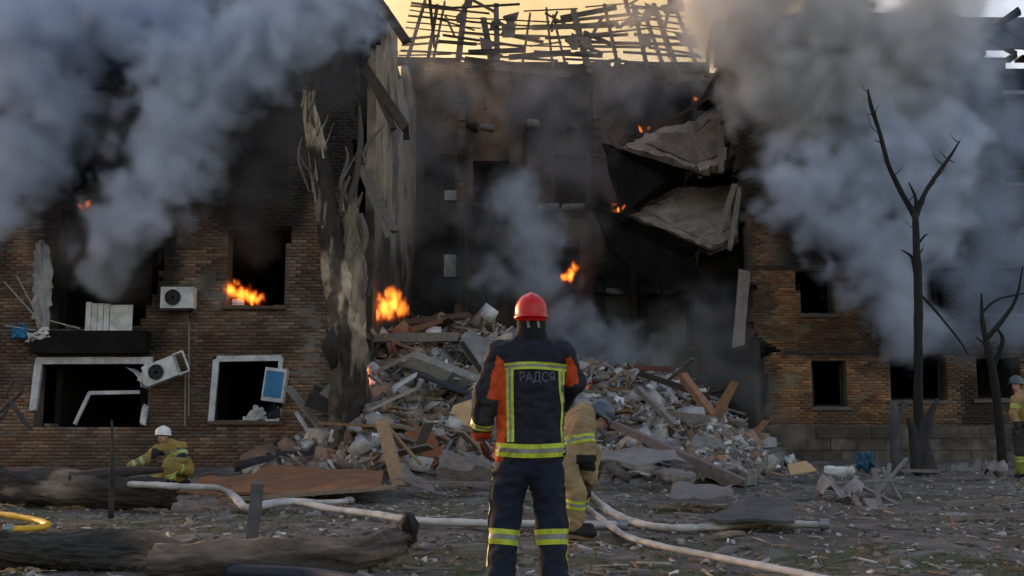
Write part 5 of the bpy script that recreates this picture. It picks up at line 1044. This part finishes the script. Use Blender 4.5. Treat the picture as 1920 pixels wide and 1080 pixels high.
def person(label, J, fwd, jcol, tcol, hel, hmat, hup=(0, 0, 1), hfwd=None, skirt=.19, jw=1.0, bw=(.19, .135), glove=(.06, .05, .045), h=.011, gm='cloth', sleeve=1.0):
    root = thing('person', label, 'person', (J['pel'].x, J['pel'].y, hz(J['pel'].x, J['pel'].y))); up = (J['nk'] - J['pel']); B = frameof(up, fwd); r, f_, u = [Vector(B[:, i]) for i in range(3)]; hfwd = hfwd or fwd; L = up.length; k = jw
    pel, nk = J['pel'], J['nk']; ch = pel.lerp(nk, .68); wa = pel.lerp(nk, .3)
    def fj(P):
        d = ell(P, ch, (bw[0] * 1.02 * k, bw[1] * .98 * k, .25), B); d = smin(d, ell(P, wa, (bw[0] * .97 * k, bw[1] * .95 * k, .26), B), .1); d = smin(d, ell(P, pel - u * .02, (bw[0] * 1.03 * k, bw[1] * k, skirt), B), .08)
        d = smin(d, rc(P, J['shL'] + u * .0, J['shR'], .085), .07); d = smin(d, rc(P, nk - u * .06, nk + u * .045, .095, .07), .05)
        for s in 'LR': d = smin(d, smin(rc(P, J['sh' + s], J['el' + s], .088 * sleeve, .074 * sleeve), rc(P, J['el' + s], J['wr' + s], .074 * sleeve, .064 * sleeve), .03), .035)
        q = (P - A3(pel)) @ B; return np.maximum(d, -(q[:, 2] + skirt * .8))
    jk, bj = sdfobj('jacket', fj, [pel - u * .25 - r * .22 - f_ * .2, pel - u * .25 + r * .22 + f_ * .2, nk + u * .1] + [J[a + s] for a in ('sh', 'el', 'wr') for s in 'LR'], .13, h, M('cloth'), root, jcol, .015)
    def ft(P):
        d = ell(P, pel - u * .06, (bw[0] * .9, bw[1] * .92, .16), B)
        for s in 'LR': d = smin(d, smin(rc(P, J['hip' + s], J['kn' + s], .108, .09), rc(P, J['kn' + s], J['an' + s] + Vector((0, 0, .03)), .088, .085), .03), .03)
        return d
    tr, bt = sdfobj('trousers', ft, [pel + u * .1] + [J[a + s] for a in ('hip', 'kn', 'an') for s in 'LR'], .2, h, M('cloth'), root, tcol, .016, 11)
    for s in 'LR': boot(root, J['an' + s], J['toe' + s])
    for s in 'LR': hand(root, J['wr' + s], J['ha' + s], J.get('palm' + s, f_), M(gm), glove, J.get('curl' + s, .5), 1.1, 1 if s == 'L' else -1)
    hd = J['hd']; head(root, hd, hup, hfwd); B2 = frameof(hup, hfwd); helmet(root, hd + Vector(B2[:, 2]) * hel[3] - Vector(B2[:, 1]) * .005, hup, hfwd, hel[:3], hmat)
    return root, jk, bj, tr, bt, B
# --- the firefighter in the foreground, seen from behind
Y0 = 6.8
def J0(px, py, dy=0.0): return U(px, py, Y0) + Vector((0, dy, 0))
gr0 = hz(U(990, 1080, Y0).x, Y0)
J = dict(pel=J0(993, 838), nk=J0(995, 640), hd=J0(996, 600, .02), shL=J0(938, 668), elL=J0(911, 745, -.02), wrL=J0(901, 808, .09), haL=J0(903, 838, .12), shR=J0(1052, 668), elR=J0(1074, 716, .12), wrR=J0(1046, 765, .36), haR=J0(1030, 752, .44),
         hipL=J0(960, 880), knL=J0(946, 980, .03), anL=J0(937, 1072, -.02), toeL=J0(930, 1085, .15), hipR=J0(1026, 880), knR=J0(1034, 980, .03), anR=J0(1038, 1072, -.02), toeR=J0(1050, 1085, .15), palmL=Vector((1, .1, 0)), palmR=Vector((-.6, .3, .4)), curlL=.45, curlR=.7)
for s in 'LR':
    J['an' + s].z = gr0 + .1; J['toe' + s].z = gr0 + .1
NAVY = np.array((.013, .014, .021)); ORG = np.array((.5, .065, .014)); GRY = np.array((.04, .042, .045))
def jcol0(V):
    px, py = ipx(V[:, 0], V[:, 2], Y0); o = np.tile(NAVY, (len(V), 1)); n = (fbm(V[:, 0] * 10, V[:, 2] * 10, 1, 161) - .5) * 6
    a = inpoly([(934, 668), (952, 690), (950, 800), (942, 875), (915, 880), (922, 800), (934, 770), (914, 752), (922, 705)], px + n, py + n); b = inpoly([(1060, 675), (1069, 670), (1082, 690), (1086, 716), (1072, 726), (1062, 726)], px + n, py + n)
    gg = inpoly([(905, 748), (936, 752), (926, 802), (893, 800)], px + n, py + n); o[a | b] = ORG; o[gg] = GRY; cf = inpoly([(880, 812), (925, 812), (925, 835), (880, 835)], px, py) & (px < 918); o[cf] = ORG * .8; return o
p0, jk, bj, tr, bt, B0 = person('firefighter seen from behind in red helmet and navy jacket with lime stripes, nearest the camera', J, (0, 1, 0), jcol0, (.011, .015, .028), (.104, .13, .15, .02), M('redhelmet'), skirt=.17, h=.009, bw=(.215, .14), glove=(.08, .022, .015))
bk = Vector((0, 1, 0))
def S0(px, py): return J0(px, py, -.6)
strip(bj, [S0(956, 692), S0(956, 740), S0(957, 790), S0(957, 828)], .023, bk, jk, 'reflective_stripe'); strip(bj, [S0(946, 690), S0(995, 687), S0(1062, 691)], .023, bk, jk, 'reflective_stripe', sub=20)
strip(bj, [S0(1052, 693), S0(1053, 730), S0(1058, 765), S0(1056, 800), S0(1058, 828)], .021, bk, jk, 'reflective_stripe')
strip(bj, [S0(930, 842), S0(995, 845), S0(1064, 842)], .042, bk, jk, 'reflective_band', (0, 1, 0), 24)
band(bj, J['wrL'].lerp(J['elL'], .22), J['wrL'] - J['elL'], .022, jk, tones=(0, 1, 0)); band(bj, J['wrR'].lerp(J['elR'], .2), J['wrR'] - J['elR'], .022, jk)
for s in 'LR':
    c = J['kn' + s].lerp(J['an' + s], .25); band(bt, c, J['kn' + s] - J['an' + s], .047, tr, tones=(0, 1, 0))
strip(bt, [Vector((-1.2, J['hipL'].y, J['hipL'].z)), Vector((-1.2, J['knL'].y, J['knL'].z)), Vector((-1.2, J['anL'].y, J['anL'].z + .1))], .022, (1, 0, 0), tr, 'side_stripe', (0,)); strip(bt, [Vector((1.2, J['hipR'].y, J['hipR'].z)), Vector((1.2, J['knR'].y, J['knR'].z)), Vector((1.2, J['anR'].y, J['anR'].z + .1))], .022, (-1, 0, 0), tr, 'side_stripe', (0,))
# worn lettering on the back, wrapped on the cloth
fc = bpy.data.curves.new('lettering', 'FONT'); fc.body = 'РАДСЯ'; fc.size = .1; fc.align_x = 'CENTER'; fo = bpy.data.objects.new('lettering', fc); C.objects.link(fo)
bpy.context.view_layer.update(); me = bpy.data.meshes.new_from_object(fo.evaluated_get(bpy.context.evaluated_depsgraph_get())); bpy.data.objects.remove(fo)
bm = bmesh.new(); bm.from_mesh(me); xs = [v.co.x for v in bm.verts]; ys_ = [v.co.y for v in bm.verts]; a_ = J0(974, 721); b_ = J0(1039, 699); bmesh.ops.triangulate(bm, faces=bm.faces); bmesh.ops.subdivide_edges(bm, edges=bm.edges, cuts=1)
for v in bm.verts:
    X_ = a_.x + (v.co.x - min(xs)) / (max(xs) - min(xs)) * (b_.x - a_.x); Z_ = a_.z + (v.co.y - min(ys_)) / (max(ys_) - min(ys_)) * (b_.z - a_.z); h_ = bj.ray_cast(Vector((X_, Y0 - .8, Z_)), bk, 2.); v.co = (h_[0] - bk * .004) if h_[0] else Vector((X_, Y0 - .15, Z_))
bm.to_mesh(me); bm.free(); link('lettering', me, M('print'), jk)
# hood and neck flap, helmet details
def fh(P): c = J['hd']; return np.maximum(smin(rc(P, c + Vector((0, -.02, -.0)), c + Vector((0, -.03, -.15)), .094, .085), rc(P, c + Vector((-.05, -.03, -.12)), c + Vector((.05, -.03, -.12)), .05), .04), np.maximum(P[:, 1] - c.y - .05, P[:, 2] - c.z - .02))
nf, bn = sdfobj('neck_flap', fh, [J['hd'] + Vector((.12, .1, .05)), J['hd'] + Vector((-.12, -.15, -.22))], .03, .008, M('cloth'), p0, (.008, .008, .009))
for px in (989, 1008): strip(bn, [J0(px, 604, -.5), J0(px + 1, 610, -.5), J0(px + 2, 617, -.5)], .008, bk, nf, 'neck_strap', (1,), 4, None)

# --- the firefighter bending over the hose
TAN = np.array((.27, .185, .095))
def Jb(px, py, dy=0.0): return U(px, py, 10.2) + Vector((0, dy, 0))
gb = hz(U(1080, 990, 10.2).x, 10.2)
Jn = dict(pel=Jb(1062, 862, .1), nk=Jb(1098, 776, .25), hd=Jb(1128, 782, .32), shL=Jb(1075, 786, .42), elL=Jb(1120, 850, .5), wrL=Jb(1112, 905, .35), haL=Jb(1104, 925, .3), shR=Jb(1096, 800, .05), elR=Jb(1102, 858, -.02), wrR=Jb(1101, 905, .12), haR=Jb(1102, 930, .14),
          hipL=Jb(1066, 872, .22), knL=Jb(1092, 925, .25), anL=Jb(1080, 985, .3), toeL=Jb(1110, 995, .3), hipR=Jb(1062, 876, .0), knR=Jb(1080, 925, -.08), anR=Jb(1074, 985, -.05), toeR=Jb(1108, 995, -.1), palmL=Vector((0, -1, 0)), palmR=Vector((0, 1, 0)), curlL=.9, curlR=.9)
for s in 'LR': Jn['an' + s].z = gb + .1; Jn['toe' + s].z = gb + .1
def tcolb(V): n = fbm(V[:, 0] * 6, V[:, 2] * 6, 1, 171); return TAN[None] * (.75 + .5 * n)[:, None]
def jcolb(V):
    o = tcolb(V); px, py = ipx(V[:, 0], V[:, 2], 10.2); o[(inpoly([(1080, 852), (1122, 852), (1120, 885), (1078, 880)], px, py)) & (V[:, 1] < 10.35)] = (.018, .016, .016); return o
p1, jk1, bj1, tr1, bt1, B1 = person('firefighter in tan suit and dark helmet bending over the hoses', Jn, (.75, .25, -.75), jcolb, tcolb, (.115, .135, .15, .02), M('darkhelmet'), hup=(.5, .1, .75), hfwd=(.75, .3, -.55), skirt=.15, bw=(.18, .14))
band(bj1, Jn['shR'].lerp(Jn['elR'], .42), Jn['elR'] - Jn['shR'], .04, jk1, tones=(0, 1, 0)); band(bt1, Jn['knR'].lerp(Jn['anR'], .3), Jn['anR'] - Jn['knR'], .042, tr1); band(bt1, Jn['knL'].lerp(Jn['anL'], .3), Jn['anL'] - Jn['knL'], .042, tr1); band(bj1, Jn['shL'].lerp(Jn['elL'], .42), Jn['elL'] - Jn['shL'], .04, jk1)

# --- the kneeling firefighter at left
YEL = np.array((.27, .185, .05)); YK = 19.0
def Jk(px, py, dy=0.0): return U(px, py, YK) + Vector((0, dy, 0))
Jn = dict(pel=Jk(341, 876, .1), nk=Jk(318, 832, -.05), hd=Jk(309, 818, -.1), shL=Jk(342, 838, -.02), elL=Jk(348, 862, -.15), wrL=Jk(325, 864, -.36), haL=Jk(312, 866, -.42), shR=Jk(299, 843, -.08), elR=Jk(278, 862, -.2), wrR=Jk(256, 872, -.3), haR=Jk(247, 876, -.34),
          hipL=Jk(350, 882, .05), knL=Jk(330, 872, -.45), anL=Jk(332, 908, -.35), toeL=Jk(326, 914, -.55), hipR=Jk(326, 886, .0), knR=Jk(306, 898, -.4), anR=Jk(332, 908, .1), toeR=Jk(345, 912, .2), palmL=Vector((0, 0, -1)), palmR=Vector((0, 0, -1)), curlL=.5, curlR=.4)
gk = hz(Jn['pel'].x, YK)
for s in 'LR': Jn['an' + s].z = gk + .1; Jn['toe' + s].z = gk + .1
def ycol(V): n = fbm(V[:, 0] * 5, V[:, 2] * 5, 1, 181); return YEL[None] * (.65 + .7 * n)[:, None]
def jcolk(V): o = ycol(V); px, py = ipx(V[:, 0], V[:, 2], YK); o[inpoly([(292, 838), (312, 846), (320, 890), (288, 890)], px, py) & (V[:, 1] < YK - .05)] = (.02, .024, .03); o[inpoly([(336, 840), (356, 838), (356, 858), (338, 856)], px, py)] = (.018, .017, .016); return o
p2, jk2, bj2, tr2, bt2, B2_ = person('kneeling firefighter in yellow suit and white helmet by the brick wall', Jn, (-.45, -.85, -.1), jcolk, ycol, (.125, .15, .15, .03), M('whitehelmet'), hfwd=(-.25, -.95, -.05), skirt=.14, bw=(.18, .13), h=.014)
for a, b, t in (('elR', 'wrR', .2), ('elR', 'wrR', .75), ('shL', 'elL', .5)): band(bj2, Jn[a].lerp(Jn[b], t), Jn[b] - Jn[a], .045, jk2, tones=(1, 0, 1))
band(bt2, Jn['knL'].lerp(Jn['anL'], .6), Jn['anL'] - Jn['knL'], .04, tr2, tones=(0, 1, 0)); band(bt2, Jn['hipL'].lerp(Jn['knL'], .5), Jn['knL'] - Jn['hipL'], .04, tr2, tones=(0, 1, 0))

# --- the firefighter at the right edge
YE = 21.7
def Je(px, py, dy=0.0): return U(px, py, YE) + Vector((0, dy, 0))
Jn = dict(pel=Je(1918, 796), nk=Je(1914, 740), hd=Je(1903, 722, -.05), shL=Je(1936, 752, .05), elL=Je(1940, 778, .05), wrL=Je(1925, 798, -.15), haL=Je(1920, 806, -.2), shR=Je(1900, 750, -.1), elR=Je(1894, 776, -.15), wrR=Je(1900, 800, -.2), haR=Je(1901, 812, -.22),
          hipL=Je(1926, 810), knL=Je(1926, 848, -.05), anL=Je(1926, 885), toeL=Je(1916, 890, -.15), hipR=Je(1910, 810), knR=Je(1908, 848, -.08), anR=Je(1912, 885, -.02), toeR=Je(1900, 890, -.15))
ge = hz(Jn['pel'].x, YE)
for s in 'LR': Jn['an' + s].z = ge + .1; Jn['toe' + s].z = ge + .1
def ecol(V): px, py = ipx(V[:, 0], V[:, 2], YE); o = tcolb(V) * np.array((1.15, 1.1, .9)); o[py > 790] = (.03, .028, .025); o[py > 855] = (.2, .2, .03); return o
p3, jk3, bj3, tr3, bt3, B3 = person('firefighter in tan jacket and grey helmet half out of frame at right', Jn, (-.85, -.5, 0), ecol, ecol, (.125, .145, .16, .03), M('darkhelmet'), skirt=.12, bw=(.18, .13), h=.014)
band(bj3, Jn['shR'].lerp(Jn['elR'], .5), Jn['elR'] - Jn['shR'], .04, jk3); band(bt3, Jn['knR'].lerp(Jn['anR'], .3), Jn['anR'] - Jn['knR'], .05, tr3); band(bt3, Jn['knL'].lerp(Jn['anL'], .3), Jn['anL'] - Jn['knL'], .05, tr3)
# ------------------------------------------------------------------ smoke and flames: real volumes on voxel grids
def volobj(name, blobs, voxel, mat, ns, warp, k, soft, label, cat, vz=1.0, pad=1.2, bil=.7, seed=0.0):
    me = bpy.data.meshes.new(name); o = bpy.data.objects.new(name, me); C.objects.link(o)
    t = bpy.data.node_groups.new(name, 'GeometryNodeTree'); t.interface.new_socket('Geometry', in_out='OUTPUT', socket_type='NodeSocketGeometry')
    g = N(t); out = g.n('NodeGroupOutput'); pos = g.n('GeometryNodeInputPosition').outputs[0]
    sp = g.v('ADD', g.v('MULTIPLY', pos, (1, 1, vz)), (seed, seed, seed))
    nz = g.noise(sp, ns, 2, .5, 'Color')
    dq = g.v('SCALE', g.v('SUBTRACT', nz, (.5, .5, .5)), k=warp); q = g.v('ADD', pos, dq); qs = g.v('ADD', sp, dq); m = None
    lo = Vector((1e9,) * 3); hi = -lo
    for b in blobs:
        c, r = b[0], b[1]; wt = b[2] if len(b) > 2 else 1.0; rr = (r, r, r) if not hasattr(r, '__len__') else r
        d = g.v('LENGTH', g.v('DIVIDE', g.v('SUBTRACT', q, tuple(c)), tuple(rr))); val = g.m('MULTIPLY', g.m('SUBTRACT', 1.0, d), wt)
        m = val if m is None else g.m('SMOOTH_MAX', m, val, .2)
        for i in range(3): lo[i] = min(lo[i], c[i] - rr[i] * pad); hi[i] = max(hi[i], c[i] + rr[i] * pad)
    n2 = g.noise(qs, ns * 2.2, 6, .6); f = g.m('ADD', m, g.m('MULTIPLY', g.m('SUBTRACT', n2, .5), k))
    if bil:
        vo = g.n('ShaderNodeTexVoronoi', feature='SMOOTH_F1'); vo.inputs['Scale'].default_value = ns * 2; vo.inputs['Smoothness'].default_value = .5; g.put(qs, vo.inputs['Vector'])
        f = g.m('ADD', f, g.m('MULTIPLY', g.m('SUBTRACT', .45, vo.outputs['Distance']), k * bil))
        v2 = g.n('ShaderNodeTexVoronoi', feature='SMOOTH_F1'); v2.inputs['Scale'].default_value = ns * 4.6; v2.inputs['Smoothness'].default_value = .4; g.put(qs, v2.inputs['Vector']); f = g.m('ADD', f, g.m('MULTIPLY', g.m('SUBTRACT', .45, v2.outputs['Distance']), k * bil * .45))
    mr = g.n('ShaderNodeMapRange', interpolation_type='SMOOTHSTEP'); g.put(f, mr.inputs[0]); mr.inputs[1].default_value = 0; mr.inputs[2].default_value = soft
    vc = g.n('GeometryNodeVolumeCube'); g.put(mr.outputs[0], vc.inputs['Density']); vc.inputs['Min'].default_value = lo; vc.inputs['Max'].default_value = hi
    for i, a in enumerate('XYZ'): vc.inputs['Resolution ' + a].default_value = max(4, int((hi[i] - lo[i]) / voxel))
    sm = g.n('GeometryNodeSetMaterial'); sm.inputs['Material'].default_value = mat; g.put(vc.outputs[0], sm.inputs[0]); g.put(sm.outputs[0], out.inputs[0])
    md = o.modifiers.new(name, 'NODES'); md.node_group = t; me.materials.append(mat)
    return tag(o, label, cat, kind='stuff')
def vmat(name, col, dens, an=.25):
    m = bpy.data.materials.new(name); m.use_nodes = True; n = m.node_tree; n.nodes.clear(); o = n.nodes.new('ShaderNodeOutputMaterial'); p = n.nodes.new('ShaderNodeVolumePrincipled')
    p.inputs['Color'].default_value = (*col, 1); p.inputs['Density'].default_value = dens; p.inputs['Anisotropy'].default_value = an; n.links.new(p.outputs[0], o.inputs['Volume']); return m
def pb(L, Y): return [(U(x, y, Y + (dy[0] if dy else 0)), r) for x, y, r, *dy in L]
VB_ = vmat('smoke_pale', (.84, .88, .96), 2.1); VW = vmat('smoke_warm', (.84, .83, .82), 2.0); VG = vmat('smoke_blue', (.76, .83, .95), 1.4); VT = vmat('smoke_thin', (.72, .69, .66), .26); VD = vmat('smoke_dark', (.34, .31, .29), .8)
volobj('smoke_plume', pb([(190, 510, .7, .9), (205, 450, .95, .5), (255, 385, 1.15), (320, 310, 1.3), (340, 225, 1.4), (380, 150, 1.5), (470, 90, 1.5), (550, 45, 1.5), (610, 0, 1.5), (310, 130, 1.0)], 24.3), .09, VB_, .8, .9, 1.2, .5, 'bright bluish smoke column pouring up from the wide upper opening at left', 'smoke')
volobj('smoke_plume', pb([(20, 40, 2.0), (110, 20, 1.9), (220, 10, 1.7), (40, 150, 1.7), (130, 210, 1.1), (20, 260, 1.2), (-10, 390, 1.1), (90, 300, .8), (300, 10, 1.6), (330, 60, 1.3), (20, 330, 1.1)], 24.6), .11, VG, .75, 1.0, 1.25, .6, 'hazy blue smoke bank in the upper left corner', 'smoke', seed=7)
volobj('smoke_plume', pb([(470, 440, .9, .6), (490, 330, 1.2), (540, 250, 1.5), (590, 150, 1.6), (600, 60, 1.6), (430, 250, 1.3), (200, 400, 1.2), (140, 470, 1.0), (230, 520, .9), (230, 250, 1.4)], 25.0), .15, VD, .7, 1.0, .9, .9, 'thin dark smoke rising over the burning window', 'smoke', seed=13)
volobj('smoke_plume', pb([(1710, 640, .9, .6), (1690, 575, 1.2), (1650, 490, 1.6), (1590, 420, 1.6), (1510, 350, 1.6), (1720, 350, 1.6), (1740, 430, 1.3), (1650, 280, 1.7), (1760, 270, 1.5), (1580, 370, 1.5)], 29.8), .11, VB_, .65, 1.1, 1.25, .6, 'broad pale smoke cloud billowing from the windows of the right wing', 'smoke', seed=21)
volobj('smoke_plume', pb([(1600, 160, 2.1), (1490, 110, 2.1), (1400, 60, 1.9), (1680, 100, 2.1), (1520, 220, 1.6), (1560, 10, 2.2), (1440, -20, 2.0), (1740, 20, 2.0), (1420, 170, 1.4), (1350, 20, 1.5), (1780, 110, 1.6), (1700, 190, 1.5)], 30.3), .13, VW, .6, 1.1, 1.2, .7, 'warm grey smoke roof rolling over the top of the right wing', 'smoke', seed=63)
volobj('smoke_plume', pb([(1790, 620, 1.2), (1830, 520, 1.6), (1850, 400, 1.9), (1870, 260, 1.9), (1810, 150, 2.0), (1890, 600, 1.3), (1900, 470, 1.5)], 30.4), .16, vmat('smoke_drift', (.7, .78, .92), .7), .6, 1.1, 1.0, .9, 'thin blue smoke drifting up the right-hand end of the right wing', 'smoke', seed=27)
volobj('smoke_plume', pb([(1140, 690, .9), (1190, 680, .7), (1100, 640, 1.1), (1055, 585, 1.15), (1015, 520, 1.2), (1000, 450, 1.3), (970, 380, 1.2), (1160, 650, 1.0), (1230, 670, .9), (930, 520, .9)], 30.6), .1, vmat('smoke_mid', (.8, .83, .88), 1.15), .85, 1.0, 1.3, .9, 'pale smoke rising from the crest of the heap behind the red helmet', 'smoke', seed=33)
volobj('smoke_plume', pb([(940, 420, 2.0), (840, 380, 1.8), (800, 280, 1.7), (1060, 300, 2.4), (1000, 180, 2.4), (1160, 160, 2.5), (1270, 100, 2.3), (860, 520, 1.6), (1080, 430, 1.9), (1200, 50, 2.2), (870, 180, 1.5), (1260, 30, 2.0)], 35.2), .18, VT, .6, 1.4, 1.4, 1.0, 'faint grey smoke filling the collapsed middle section', 'smoke', seed=39)
volobj('smoke_plume', pb([(740, 420, 1.3), (735, 320, 1.4), (745, 220, 1.5), (760, 120, 1.6), (720, 50, 1.5)], 30.5), .16, VT, .7, 1.0, 1.0, .9, 'thin warm smoke along the plastered end wall', 'smoke', seed=45)
volobj('smoke_plume', pb([(1340, 660, 1.5), (1400, 720, 1.1), (1440, 780, .8), (1490, 815, .6), (1280, 640, 1.4), (1330, 590, 1.3), (1230, 670, 1.0)], 29.6), .15, VT, .8, .9, 1.1, .9, 'low smoke creeping over the right end of the heap', 'smoke', seed=51)
# smoke added behind the roof to dim and redden the low sky
VS = bpy.data.materials.new('sky_tint'); VS.use_nodes = True; _n = VS.node_tree; _n.nodes.clear(); _o = _n.nodes.new('ShaderNodeOutputMaterial'); _p = _n.nodes.new('ShaderNodeVolumePrincipled'); _p.inputs['Color'].default_value = (.4, .33, .15, 1); _p.inputs['Absorption Color'].default_value = (.7, .52, .12, 1); _p.inputs['Density'].default_value = .22; _n.links.new(_p.outputs[0], _o.inputs['Volume'])
volobj('sky_tint_smoke', pb([(640, 20, 7), (800, 40, 7), (960, 30, 7), (1120, 30, 7), (1290, 30, 7), (1450, 20, 7)], 54), .6, VS, .15, 2.0, .35, .6, 'brown smoke veil added behind the bare roof frame to redden the sky', 'smoke', seed=70)
def fmat(name, strength, lo=(.8, .035, .002), hi=(1, .34, .035)):
    m = bpy.data.materials.new(name); m.use_nodes = True; n = m.node_tree; n.nodes.clear(); g = N(n); o = g.n('ShaderNodeOutputMaterial'); a = g.n('ShaderNodeAttribute'); a.attribute_name = 'density'; e = g.n('ShaderNodeEmission')
    g.put(g.mix(g.m('POWER', a.outputs['Fac'], 1.5), lo, hi), e.inputs[0]); g.put(g.m('MULTIPLY', g.m('POWER', a.outputs['Fac'], 2.0), strength), e.inputs[1]); n.links.new(e.outputs[0], o.inputs['Volume']); return m
FM = fmat('flame', 3.0); FS = fmat('flame_small', 3.2)
def flame(blobs, Y, label, mat=FM, vox=.035, ns=3.6, warp=.5, k=1.7): volobj('flame', [(U(x, y, Y), (r, r, r * 1.35)) for x, y, r in blobs], vox, mat, ns, warp, k, .7, label, 'flame', vz=.4, pad=1.5, bil=.0, seed=random.uniform(0, 50))
flame([(450, 553, .24), (435, 545, .18), (472, 558, .2), (488, 562, .14), (445, 530, .14)], 26.15, 'flames burning on the sill of the upper right window of the left wing')
flame([(716, 574, .26), (735, 568, .26), (752, 576, .22), (702, 586, .2), (730, 550, .18), (688, 562, .17), (690, 545, .14), (744, 556, .16), (708, 556, .14), (762, 584, .16), (725, 580, .3)], 27.5, 'largest flames burning on the heap beside the broken trunk')
flame([(1068, 515, .26), (1076, 502, .2), (1056, 520, .2)], 37.4, 'flames in a window opening of the sooty rear wall')
flame([(1200, 243, .09), (1214, 240, .1)], 34.6, 'small flames on the left tip of the upper hanging slab', FS)
flame([(1158, 392, .09), (1168, 387, .08), (1152, 382, .05)], 34.2, 'small flames on the left tip of the lower hanging slab', FS)
flame([(1305, 184, .08), (1300, 192, .06)], 33.6, 'tiny flame at the top of the glowing thin beam', FS)
flame([(163, 381, .1), (152, 384, .06)], 24.6, 'small flame glowing in the smoke over the wide upper opening', FS)
flame([(692, 714, .16), (688, 700, .12)], 24.2, 'small flames on the heap just right of the trunk', FM)
flame([(1104, 717, .07), (1098, 719, .05)], 25.2, 'small flames behind the right shoulder of the red-helmeted firefighter', FM)
